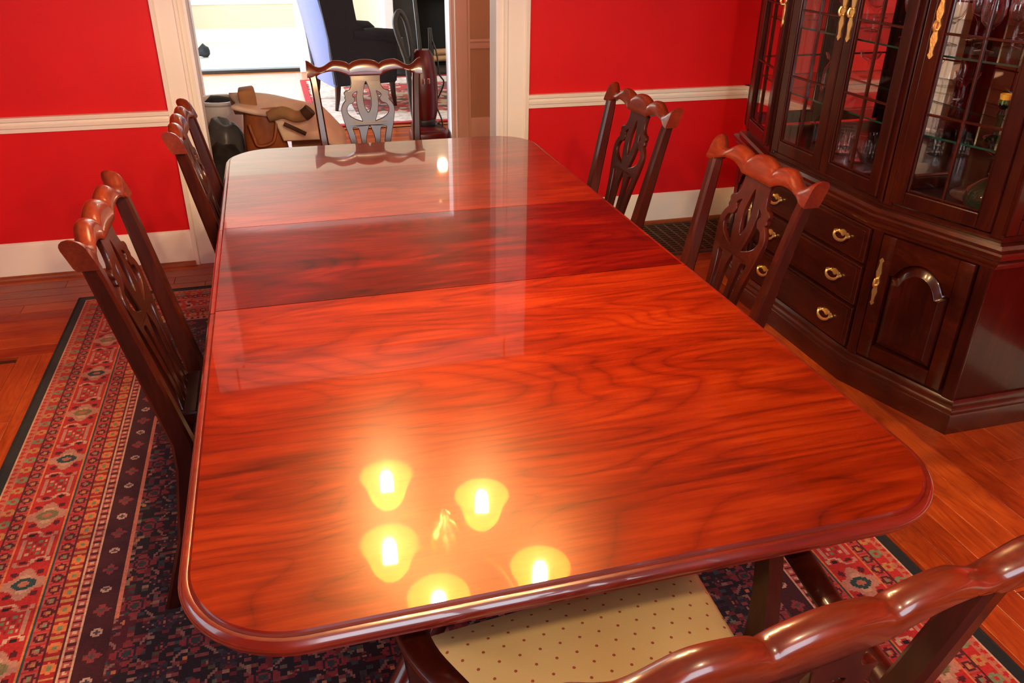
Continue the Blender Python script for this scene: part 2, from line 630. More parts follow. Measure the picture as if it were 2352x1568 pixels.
def window(name, axis, a0, a1, pos, z0, z1):
    mb = MB()

    def bx(u0, u1, v0, v1, d0, d1, t=mb):
        if axis == 'X':
            t.box((u0, pos + d0, v0), (u1, pos + d1, v1), 0.003)
        else:
            t.box((pos + d0, u0, v0), (pos + d1, u1, v1), 0.003)
    bx(a0 - 0.10, a0, z0 - 0.1, z1 + 0.1, -0.02, 0.02)
    bx(a1, a1 + 0.10, z0 - 0.1, z1 + 0.1, -0.02, 0.02)
    bx(a0, a1, z1, z1 + 0.1, -0.02, 0.02)
    bx(a0 - 0.12, a1 + 0.12, z0 - 0.05, z0, -0.05, 0.05)
    root = struct(mb.build(name, 'white_trim'))
    t = MB()
    for k in range(1, 3):
        u = a0 + (a1 - a0) * k / 3
        bx(u - 0.012, u + 0.012, z0, z1, -0.06, -0.035, t)
    for k in range(1, 4):
        v = z0 + (z1 - z0) * k / 4
        w = 0.025 if k == 2 else 0.012
        bx(a0, a1, v - w, v + w, -0.062, -0.037, t)
    t.build('muntin_grid', 'white_trim', root)
    return root


window('window_1', 'X', 0.0, 1.5, YN, 0.85, 2.2)
window('window_2', 'Y', -0.35, 0.95, XL, 0.85, 2.2)

# chair rail, baseboard, shoe moulding : profiles (out from wall, z)
RAIL = [(0, 0.665), (0.012, 0.665), (0.014, 0.682), (0.020, 0.686), (0.022, 0.698), (0.016, 0.702), (0.016, 0.710), (0.030, 0.716), (0.032, 0.728), (0.028, 0.732), (0, 0.732)]
BASE = [(0, 0.0), (0.016, 0.0), (0.016, 0.140), (0.012, 0.150), (0.012, 0.158), (0.008, 0.166), (0.0, 0.171)]
SHOE = [(0.016, 0.0), (0.034, 0.0), (0.032, 0.010), (0.026, 0.017), (0.016, 0.019)]


def run(name, path, prof, m, smooth=None):
    return MB().sweep(path, prof).build(name, m, smooth=smooth)


CW = 0.132  # casing width
far_l = [(DL - CW, YW), (XL, YW)][::-1]        # travel +x : outward is -y (right of travel)
far_r = [(DR + CW + 0.02, YW), (XR, YW)]
near_w = [(XR, YN), (XL, YN)]
left_w = [(XL, YN), (XL, YW)]
right_w = [(XR, YW), (XR, YN)]
n = 1
for side, path in (('far_left', far_l), ('far_right', far_r), ('left', left_w), ('right', right_w), ('near', near_w)):
    struct(run('trim_%d' % n, path, RAIL, 'white_trim', 40))
    n += 1
    bb = struct(run('baseboard_' + side, path, BASE, 'white_trim', 40))
    MB().sweep(path, SHOE).build('shoe_moulding', 'shoe', bb, 40)

# door casing (fluted flat with raised outer and inner bead) dining side


def casing(name, x0, x1, y, m, flip=False, zt=DH + 0.13, dirn=-1):
    mb = MB()
    w = x1 - x0
    o = (lambda t: x0 + t * w) if not flip else (lambda t: x1 - t * w)
    prof = [(0.0, 0.0), (0.0, 0.026), (0.12, 0.030), (0.16, 0.022), (0.70, 0.020), (0.74, 0.026), (0.82, 0.026), (0.86, 0.018), (0.97, 0.014), (1.0, 0.010), (1.0, 0.0)]
    mb.loft([[(o(t), y + dirn * d, z) for t, d in prof] for z in (0.0, zt)])
    return struct(mb.build(name, m, smooth=30))


casing('trim_6', DL - CW, DL, YW, 'white_trim')
casing('trim_7', DR, DR + CW + 0.02, YW, 'white_trim', flip=True)
struct(MB().box((DL - CW, YW - 0.026, DH), (DR + CW + 0.02, YW, DH + 0.13), 0.004).build('trim_8', 'white_trim'))
# jamb lining
struct(MB().box((DL - 0.002, YW - 0.008, 0), (DL + 0.012, YW + WT + 0.005, DH)).box((DR - 0.012, YW - 0.008, 0), (DR + 0.002, YW + WT + 0.005, DH)).box((DL, YW - 0.008, DH - 0.012), (DR, YW + WT + 0.005, DH + 0.002)).build('trim_9', 'bright_trim'))

# floor with separate planks
fl = struct(MB().box((XL - 0.1, YN - 0.1, -0.08), (XR + 0.1, YH + 0.6, -0.012)).build('floor', 'subfloor'))
PW = 0.083
pcache = {}


def plank(x0, x1, y0, y1, along):
    dx, dy = x1 - x0, y1 - y0
    key = (round(dx, 3), round(dy, 3), along)
    if key not in pcache:
        g = 0.0007
        b = 0.0015
        hx, hy = dx / 2 - g, dy / 2 - g
        vs = [(-hx, -hy, -0.014), (hx, -hy, -0.014), (hx, hy, -0.014), (-hx, hy, -0.014),
              (-hx, -hy, -b), (hx, -hy, -b), (hx, hy, -b), (-hx, hy, -b),
              (-hx + b, -hy + b, 0), (hx - b, -hy + b, 0), (hx - b, hy - b, 0), (-hx + b, hy - b, 0)]
        fs = [(8, 9, 10, 11)]
        for k in range(4):
            j = (k + 1) % 4
            fs += [(k, j, j + 4, k + 4), (k + 4, j + 4, j + 8, k + 8)]
        me = bpy.data.meshes.new('plank')
        me.from_pydata(vs, [], fs)
        me.materials.append(M['plank_' + along])
        pcache[key] = me
    o = bpy.data.objects.new('plank', pcache[key])
    COL.objects.link(o)
    o.location = ((x0 + x1) / 2, (y0 + y1) / 2, 0)
    o.parent = fl


rp = random.Random(3)
FB = 2.45
y = YW
while y > FB + 0.01:
    x = XL - rp.uniform(0, 0.8)
    while x < XR:
        L_ = rp.choice((0.9, 1.2, 1.5))
        a, b = max(x, XL), min(x + L_, XR)
        if b - a > 0.05:
            plank(a, b, y - PW, y, 'x')
        x += L_
    y -= PW
FB = y
x = XL
while x < XR - 0.01:
    yy = YN - rp.uniform(0, 1.2)
    while yy < FB:
        L_ = rp.choice((1.4, 1.8, 2.2))
        a, b = max(yy, YN), min(yy + L_, FB)
        if b - a > 0.05:
            plank(x, min(x + PW, XR), a, b, 'y')
        yy += L_
    x += PW
y = YW
while y < YH + 0.55:
    for a, b in ((XL, 0.2 + rp.uniform(-0.3, 0.3)),):
        plank(a, b, y, y + PW, 'x')
        plank(b, XR, y, y + PW, 'x')
    y += PW

# ------------------------------------------------------------------ hall and rooms beyond the doorway
wall_xz('wall_hall', XL - 0.1, 4.2, YH, YH + 0.11, [(HL, HR, 0, 2.1)], 'tan_wall')
wall_yz('wall_hall_left', YW + WT, YH, XL - 0.1, XL, [], 'tan_wall')
wall_yz('wall_hall_right', YW + WT, YH, XR, XR + 0.1, [], 'tan_wall')
struct(MB().box((XL - 0.1, YW + WT, ZC), (4.2, 11.4, ZC + 0.1)).build('ceiling_hall', 'ceiling'))
HRAIL = [(0, 0.665), (0.012, 0.665), (0.020, 0.684), (0.022, 0.698), (0.016, 0.702), (0.030, 0.716), (0.030, 0.732), (0, 0.732)]
struct(run('trim_10', [(HR + 0.13, YH), (XR, YH)], HRAIL, 'hall_trim', 40))
struct(run('baseboard_hall', [(HR + 0.13, YH), (XR, YH)], BASE, 'hall_trim', 40))
casing('trim_11', HL - 0.13, HL, YH, 'hall_trim')
casing('trim_12', HR, HR + 0.13, YH, 'hall_trim', flip=True)
struct(MB().box((HL - 0.01, YH - 0.01, 0), (HL + 0.012, YH + 0.13, 2.1)).box((HR - 0.016, YH - 0.01, 0), (HR + 0.01, YH + 0.14, 2.1)).box((HL, YH - 0.01, 2.088), (HR, YH + 0.14, 2.11)).build('trim_13', 'bright_trim'))

# living room
struct(MB().box((-2.7, YH + 0.55, -0.08), (4.3, 8.82, 0.0)).build('floor_living', 'living_floor'))
wall_yz('wall_living_left', YH, 8.6, -2.7, -2.6, [(5.9, 8.5, 0.7, 2.3)], 'cream_wall')
wall_yz('wall_living_right', YH, 9.4, 4.2, 4.3, [], 'cream_wall')
LX = 0.50
wall_xz('wall_living_far', -2.7, 4.3, 8.70, 8.80, [(-1.9, LX, 0, 2.1)], 'cream_wall')
struct(MB().box((LX - 0.02, 8.64, 0), (LX + 0.11, 8.72, 2.2), 0.006).build('trim_14', 'bright_trim'))
struct(run('baseboard_living', [(LX + 0.11, 8.70), (1.36, 8.70)], BASE, 'bright_trim', 40))
# sunroom
struct(MB().box((-2.7, 8.80, -0.08), (4.3, 11.4, 0.0)).build('floor_sunroom', 'glare_floor'))
struct(MB().box((-1.9, 8.72, 0.0), (LX, 8.84, 0.035), 0.006).build('threshold_sunroom', 'stone'))
wall_xz('wall_sunroom', -2.7, 4.3, 11.2, 11.3, [(-1.3, 1.3, 0.52, 2.2)], 'cream_wall')
wall_yz('wall_sunroom_left', 8.6, 11.4, -2.7, -2.6, [], 'cream_wall')
wall_yz('wall_sunroom_right', 8.8, 11.4, 2.0, 2.1, [], 'cream_wall')
struct(run('baseboard_sunroom', [(-2.6, 11.2), (2.0, 11.2)], BASE, 'bright_trim', 40))
struct(MB().box((-1.4, 11.14, 0.47), (1.4, 11.2, 0.52), 0.006).build('window_3', 'bright_trim'))

# fireplace on the living room wall
fp = empty('fireplace', (2.1, 8.6, 0), 'black fireplace with dark surround and white pilaster behind red vacuum', 'fireplace')
MB().box((1.40, 8.50, 0.0), (1.50, 8.70, 1.15), 0.006).build('pilaster', 'bright_trim', fp)
MB().box((2.95, 8.50, 0.0), (3.05, 8.70, 1.15), 0.006).build('pilaster', 'bright_trim', fp)
MB().box((1.34, 8.44, 1.15), (3.11, 8.70, 1.27), 0.012).build('mantel_shelf', 'bright_trim', fp)
MB().box((1.50, 8.56, 0.0), (1.74, 8.70, 1.15), 0.004).box((2.71, 8.56, 0.0), (2.95, 8.70, 1.15), 0.004).box((1.74, 8.56, 0.72), (2.71, 8.70, 1.15), 0.004).build('surround', 'stone', fp)
MB().box((1.74, 8.66, 0.02), (2.71, 8.70, 0.72)).build('firebox', 'soot', fp)
MB().box((1.42, 8.18, 0.0), (3.03, 8.58, 0.03), 0.006).build('hearth', 'stone', fp)
for k, (a, b) in enumerate(((1.85, 2.6), (1.95, 2.55))):
    MB().tube([(a, 8.62 - 0.0 * k, 0.10 + 0.07 * k), (b, 8.61, 0.12 + 0.07 * k)], 0.035, 8).build('log', 'tan_board', fp, 60)

# living room rug
lr = MB().box((0.45, 5.95, 0.0), (3.3, 8.10, 0.012), 0.004)


def rugmat(name, cols, scale):
    m = bpy.data.materials.new(name)
    nt, b = nodes_of(m)
    tc = nt.nodes.new('ShaderNodeTexCoord')
    v = nt.nodes.new('ShaderNodeTexVoronoi')
    v.inputs['Scale'].default_value = scale
    nt.links.new(tc.outputs['Object'], v.inputs['Vector'])
    r = nt.nodes.new('ShaderNodeValToRGB')
    r.color_ramp.interpolation = 'CONSTANT'
    e = r.color_ramp.elements
    e[0].color = (*cols[0], 1)
    e[1].color = (*cols[1], 1)
    e[1].position = 0.35
    for i, c in enumerate(cols[2:]):
        q = e.new(0.5 + 0.16 * i)
        q.color = (*c, 1)
    nt.links.new(v.outputs['Color'], r.inputs['Fac'])
    nt.links.new(r.outputs['Color'], b.inputs['Base Color'])
    setp(b, rough=0.95, spec=0.1)
    return m


M['living_rug'] = rugmat('living_rug_weave', [(0.40, 0.07, 0.07), (0.48, 0.14, 0.12), (0.55, 0.42, 0.34), (0.16, 0.10, 0.10)], 16)
M['living_rug_border'] = mat('living_rug_border', (0.62, 0.52, 0.48), 0.95, noise=0.35, nscale=22)
M['living_rug_edge'] = mat('living_rug_edge', (0.42, 0.02, 0.03), 0.95, noise=0.1)
lro = tag(lr.build('living_room_rug', 'living_rug', origin=(1.9, 7.0, 0)), 'pale red patterned rug on floor under the navy wing chair', 'rug')
bo = MB()
for lo, hi in (((0.52, 6.02), (3.23, 6.34)), ((0.52, 7.72), (3.23, 8.03)), ((0.52, 6.34), (0.84, 7.72)), ((2.9, 6.34), (3.23, 7.72))):
    bo.box((*lo, 0.006), (*hi, 0.0135))
bo.build('border', 'living_rug_border', lro)
bo = MB()
for lo, hi in (((0.447, 5.947), (3.303, 6.0)), ((0.447, 8.05), (3.303, 8.103)), ((0.447, 6.0), (0.50, 8.05)), ((3.25, 6.0), (3.303, 8.05))):
    bo.box((*lo, 0.0), (*hi, 0.0142))
bo.build('edging', 'living_rug_edge', lro)

# wing chair (faces +x)
wc = empty('wing_chair', (0.9, 6.88, 0.012), 'navy upholstered wing chair on patterned rug, window sheen painted pale blue on outer back', 'chair')


def outer_x(z):        # x of the outer back at height z
    return 0.625 - 0.17 * max(0.0, (z - 0.25)) - 0.03 * max(0, z - 0.6)


zs = [0.20 + 0.07 * k for k in range(14)]
rings = []
for z in zs:
    x0 = outer_x(z)
    rings.append([(x0 + 0.02, 6.56, z), (x0, 6.60, z), (x0 - 0.012, 6.88, z), (x0, 7.16, z), (x0 + 0.02, 7.20, z),
                  (x0 + 0.030, 7.18, z), (x0 + 0.026, 6.88, z), (x0 + 0.030, 6.58, z)])
MB().loft(rings).build('back_panel', 'navy_painted_sheen', wc, 60)
rings = []
for z in zs[2:] + [1.16]:
    x0 = outer_x(min(z, 1.1)) + 0.03
    rings.append([(x0, 6.59, z), (x0 + 0.10, 6.61, z), (x0 + 0.14, 6.72, z), (x0 + 0.15, 6.88, z), (x0 + 0.14, 7.04, z), (x0 + 0.10, 7.15, z), (x0, 7.17, z)])
MB().loft(rings).build('backrest', 'navy', wc, 60)
for s, yy in ((-1, 6.56), (1, 7.20)):
    prof = [(0.24, 0.0), (0.62, 0.0), (0.64, 0.54), (0.70, 0.60)]
    out = [(0.61, 0.22), (1.16, 0.22), (1.18, 0.50), (1.16, 0.60), (1.08, 0.63), (0.90, 0.64), (0.82, 0.72), (0.80, 0.86), (0.81, 1.00), (0.74, 1.10), (0.60, 1.14), (0.51, 1.12), (0.53, 0.90), (0.58, 0.60)]
    y0, y1 = (yy - 0.03, yy + 0.05) if s < 0 else (yy - 0.05, yy + 0.03)
    mb = MB()
    mb.loft([[(x, y0, z) for x, z in out], [(x, y1, z) for x, z in out]])
    bmesh.ops.bevel(mb.bm, geom=mb.bm.edges[:], offset=0.012, segments=2, affect='EDGES')
    mb.build('wing_arm', 'navy', wc, 50)
    MB().tube([(0.80, yy, 0.625), (1.0, yy, 0.62), (1.15, yy, 0.60), (1.19, yy, 0.57)], [0.045, 0.055, 0.06, 0.05], 10).build('arm_roll', 'navy', wc, 60)
MB().box((0.62, 6.62, 0.36), (1.16, 7.14, 0.50), 0.04, seg=3).build('seat_cushion', 'navy', wc, 60)
MB().box((0.63, 6.58, 0.22), (1.16, 7.18, 0.37), 0.015).build('seat_frame', 'navy', wc, 60)
for lx, ly, sp in ((0.64, 6.58, -0.03), (0.64, 7.16, -0.03), (1.13, 6.58, 0.02), (1.13, 7.16, 0.02)):
    MB().tube([(lx, ly, 0.23), (lx + sp * 0.4, ly, 0.11), (lx + sp, ly, 0.013)], [0.028, 0.022, 0.015], 8).build('leg', 'chair_wood', wc, 60)
mb = MB().blob((0.88, 6.9, 0.57), (0.07, 0.16, 0.085), 4, 0.08, 2)
tag(mb.build('throw_pillow', 'silver_cloth' if 'silver_cloth' in M else 'grey_bag', origin=(0.88, 6.9, 0.5)), 'small shiny grey pillow lying on the navy wing chair seat', 'pillow')

wc.rotation_euler = (0, 0, math.radians(13))

# red upright vacuum cleaner
vc = empty('vacuum_cleaner', (1.28, 5.52, 0), 'red and black upright vacuum cleaner with looped hose behind dining chair', 'vacuum cleaner')
mb = MB()
rings = []
for z, hw, hd, oy in ((0.12, 0.070, 0.055, 0.0), (0.20, 0.088, 0.07, 0.0), (0.34, 0.096, 0.078, 0.012), (0.48, 0.092, 0.075, 0.03), (0.58, 0.078, 0.062, 0.045), (0.63, 0.055, 0.045, 0.052)):
    rings.append([(1.29 + hw * math.copysign(abs(math.cos(a)) ** 0.7, math.cos(a)), 5.52 + oy + hd * math.copysign(abs(math.sin(a)) ** 0.7, math.sin(a)), z) for a in [2 * PI * k / 20 for k in range(20)]])
mb.loft(rings)
mb.build('bag_housing', 'vac_red', vc, 60)
mb = MB()
rings = []
for z, f in ((0.008, 1.0), (0.05, 1.0), (0.075, 0.9), (0.085, 0.7)):
    rings.append([(1.29 + 0.145 * f * math.copysign(abs(math.cos(a)) ** 0.4, math.cos(a)), 5.43 + 0.12 * f * math.copysign(abs(math.sin(a)) ** 0.4, math.sin(a)), z) for a in [2 * PI * k / 24 for k in range(24)]])
mb.loft(rings).build('floor_head', 'vac_red', vc, 60)
MB().box((1.225, 5.46, 0.06), (1.355, 5.58, 0.14), 0.02).build('motor_neck', 'black_plastic', vc, 60)
for s in (-1, 1):
    MB().lathe([(0.0, 0), (0.045, 0.0), (0.05, 0.01), (0.045, 0.022), (0.0, 0.022)], (1.29 + s * 0.10 - 0.011, 5.56, 0.05), 14, 'X').build('wheel', 'black_plastic', vc, 40)
MB().tube([(1.27, 5.575, 0.60), (1.262, 5.60, 0.80), (1.25, 5.63, 1.02), (1.24, 5.655, 1.18)], [0.018, 0.016, 0.016, 0.018], 8).build('handle', 'black_plastic', vc, 60)
MB().tube([(1.35, 5.57, 0.55), (1.352, 5.57, 0.70), (1.348, 5.575, 0.78)], [0.02, 0.018, 0.014], 8).build('crevice_tool', 'black_plastic', vc, 60)
loop = [(1.20, 5.50, 0.10), (1.175, 5.49, 0.25), (1.165, 5.49, 0.42), (1.15, 5.50, 0.58), (1.10, 5.51, 0.74), (1.085, 5.52, 0.84), (1.12, 5.53, 0.90), (1.165, 5.54, 0.84), (1.195, 5.55, 0.70), (1.205, 5.55, 0.58), (1.185, 5.55, 0.53), (1.14, 5.54, 0.62), (1.12, 5.53, 0.72)]


def smooth_path(pts, per=5):
    P = [Vector(q) for q in pts]
    out = []
    for i in range(len(P) - 1):
        p0, p1, p2, p3 = P[max(0, i - 1)], P[i], P[i + 1], P[min(len(P) - 1, i + 2)]
        for k in range(per):
            t = k / per
            out.append(0.5 * ((2 * p1) + (p2 - p0) * t + (2 * p0 - 5 * p1 + 4 * p2 - p3) * t * t + (3 * p1 - p0 - 3 * p2 + p3) * t ** 3))
    out.append(P[-1])
    return out


MB().tube(smooth_path(loop), 0.020, 8).build('hose', 'hose', vc, 60)
MB().tube(smooth_path([(1.36, 5.56, 0.70), (1.39, 5.54, 0.60), (1.40, 5.52, 0.46), (1.43, 5.50, 0.40), (1.39, 5.5, 0.30), (1.36, 5.50, 0.25), (1.40, 5.46, 0.12), (1.39, 5.38, 0.012), (1.46, 5.33, 0.008), (1.44, 5.22, 0.008)]), 0.006, 6).build('power_cord', 'black_plastic', vc, 60)
MB().box((1.255, 5.452, 0.40), (1.275, 5.462, 0.44), 0.003).box((1.295, 5.452, 0.40), (1.315, 5.462, 0.44), 0.003).build('badge', 'silver', vc)

# heap on the hall floor
mb = MB()
rings = []
for z, fx, fy in ((0.0, 0.95, 0.95), (0.10, 1.05, 1.05), (0.25, 1.0, 1.0), (0.40, 0.90, 0.9), (0.50, 0.82, 0.75), (0.535, 0.72, 0.6)):
    ring = []
    for k in range(28):
        a = 2 * PI * k / 28
        wob = 1 + 0.05 * math.sin(3 * a + 9 * z) + 0.035 * math.sin(7 * a + 25 * z)
        ring.append((0.11 + 0.125 * fx * wob * math.cos(a), 4.22 + 0.11 * fy * wob * math.sin(a), z))
    rings.append(ring)
mb.loft(rings)
lb = tag(mb.build('leather_bag', 'leather', origin=(0.11, 4.22, 0), smooth=60), 'slouching brown leather bag standing on the hall floor', 'bag')
MB().tube(smooth_path([(0.03, 4.115, 0.46), (0.05, 4.10, 0.38), (0.07, 4.095, 0.34), (0.15, 4.095, 0.36), (0.18, 4.11, 0.46)]), 0.010, 6).build('strap', 'leather', lb, 60)
MB().box((0.0, 4.2, 0.50), (0.09, 4.34, 0.62), 0.01, fn=lambda c: (c.x - 0.12 * (c.z - 0.5), c.y, c.z + 0.02 * math.sin(30 * c.x))).build('flap', 'tan_board', lb, 60)
# cream blanket draped over
rings = []
for i in range(17):
    t = i / 16
    ring = []
    for j in range(13):
        s = j / 12
        xx = -0.05 + 0.60 * t
        yy = 4.10 + 0.42 * s
        zz = 0.585 - 0.10 * t - 0.02 * math.sin(5 * t + 4 * s) - (0.16 * max(0, 0.35 - s) / 0.35 if t > 0.42 else 0.05 * max(0, 0.3 - s)) - 0.55 * max(0, t - 0.82) - 0.6 * max(0, s - 0.75)
        ring.append((xx + 0.02 * math.sin(6 * s), yy, zz))
    rings.append(ring)
mb = MB()
mb.loft(rings, closed_ring=False, cap=False)
bl = mb.build('cream_blanket', 'cream_cloth', origin=(0.2, 4.3, 0.3), smooth=180)
sm = bl.modifiers.new('thickness', 'SOLIDIFY')
sm.thickness = 0.02
sm.offset = -1
tag(bl, 'cream blanket draped over the brown heap in the hall', 'blanket')
# support under the blanket : cardboard box
cb = empty('cardboard_box', (0.33, 4.36, 0), 'brown cardboard box under the cream blanket in the hall', 'box')
MB().box((0.255, 4.26, 0.0), (0.50, 4.50, 0.38), 0.004).build('carton', 'tan_board', cb)
MB().box((0.255, 4.254, 0.365), (0.50, 4.261, 0.395), 0.001).build('flap', 'tan_board', cb)
rt = MB()
rt.tube(smooth_path([(0.14, 4.08, 0.505), (0.22, 4.075, 0.525), (0.29, 4.07, 0.50), (0.345, 4.065, 0.51), (0.37, 4.06, 0.535)]), [0.028, 0.03, 0.032, 0.034, 0.034, 0.034, 0.034, 0.034, 0.034, 0.033, 0.033, 0.033, 0.033, 0.033, 0.033, 0.033, 0.033, 0.033, 0.033, 0.032, 0.03], 10)
rto = tag(rt.build('suede_sleeve', 'suede', origin=(0.25, 4.07, 0.5), smooth=60), 'tan suede sleeve with dark cuff lying across cream blanket', 'garment')
MB().tube(smooth_path([(0.335, 4.064, 0.506), (0.355, 4.062, 0.520), (0.373, 4.059, 0.538)]), 0.036, 10).build('cuff', 'suede_dark', rto, 60)
MB().tube([(0.22, 4.06, 0.465), (0.28, 4.05, 0.435), (0.335, 4.045, 0.405)], 0.012, 8).build('belt', 'suede_dark', rto, 60)
tag(MB().blob((0.42, 4.10, 0.135), (0.14, 0.08, 0.135), 5, 0.10, 3).build('dark_tote', 'dark_cloth', origin=(0.42, 4.14, 0), smooth=180), 'dark cloth tote slumped beside brown leather bag', 'bag')
tag(MB().blob((-0.13, 4.16, 0.17), (0.115, 0.13, 0.175), 2, 0.12, 3).build('dark_garment_heap', 'dark_cloth', origin=(-0.13, 4.16, 0), smooth=180), 'heap of dark clothing between brown leather bag and doorway casing', 'clothing')
tag(MB().blob((-0.13, 4.42, 0.22), (0.12, 0.11, 0.22), 8, 0.12, 3).build('grey_plastic_sack', 'grey_bag', origin=(-0.13, 4.42, 0), smooth=180), 'crumpled grey plastic sack behind the dark clothing', 'bag')
wb = empty('white_laundry_bin', (-0.16, 4.75, 0), 'white plastic bin with open rim standing in the hall', 'bin')
MB().lathe([(0.0, 0.0), (0.11, 0.0), (0.135, 0.46), (0.15, 0.475), (0.15, 0.49), (0.128, 0.488), (0.105, 0.03), (0.0, 0.03)], (-0.15, 4.75, 0), 20).build('tub', 'white_plastic', wb, 40)
MB().blob((-0.15, 4.75, 0.44), (0.105, 0.105, 0.07), 3, 0.1, 2).build('liner', 'dark_cloth', wb, 180)
tag(MB().blob((-0.57, 9.95, 0.07), (0.075, 0.07, 0.075), 6, 0.15, 2).build('black_satchel', 'dark_cloth', origin=(-0.60, 10.25, 0), smooth=180), 'small black bag on the sunlit sunroom floor', 'bag')

# ------------------------------------------------------------------ floor grate by the far wall
gx0, gx1, gy0, gy1 = 1.86, 2.57, 2.74, 3.185
gr = empty('floor_grate', (2.2, 2.96, 0), 'brown metal lattice air grate set in floor along baseboard', 'floor grate')
MB().box((gx0, gy0, -0.002), (gx1, gy1, 0.0025)).build('duct_shade_plate', 'duct_shade', gr)  # thin dark plate stands in for the shade below the slats
for lo, hi in (((gx0, gy0), (gx1, gy0 + 0.02)), ((gx0, gy1 - 0.02), (gx1, gy1)), ((gx0, gy0 + 0.02), (gx0 + 0.02, gy1 - 0.02)), ((gx1 - 0.02, gy0 + 0.02), (gx1, gy1 - 0.02))):
    MB().box((*lo, 0.0), (*hi, 0.010), 0.003).build('frame_bar', 'dark_metal', gr)
nb = 13
for k in range(1, nb):
    xx = gx0 + (gx1 - gx0) * k / nb
    MB().box((xx - 0.006, gy0 + 0.02, 0.001), (xx + 0.006, gy1 - 0.02, 0.009), 0.002, seg=1).build('long_slat', 'dark_metal', gr)
nb = 16
for k in range(1, nb):
    yy = gy0 + (gy1 - gy0) * k / nb
    MB().box((gx0 + 0.02, yy - 0.006, 0.001), (gx1 - 0.02, yy + 0.006, 0.007), 0.002, seg=1).build('cross_slat', 'dark_metal', gr)

# ------------------------------------------------------------------ dining room rug : knotted pattern, one colour per knot cell
RX0, RX1, RY0, RY1 = -0.739, 1.677, -0.76, 2.90
RT = 0.009


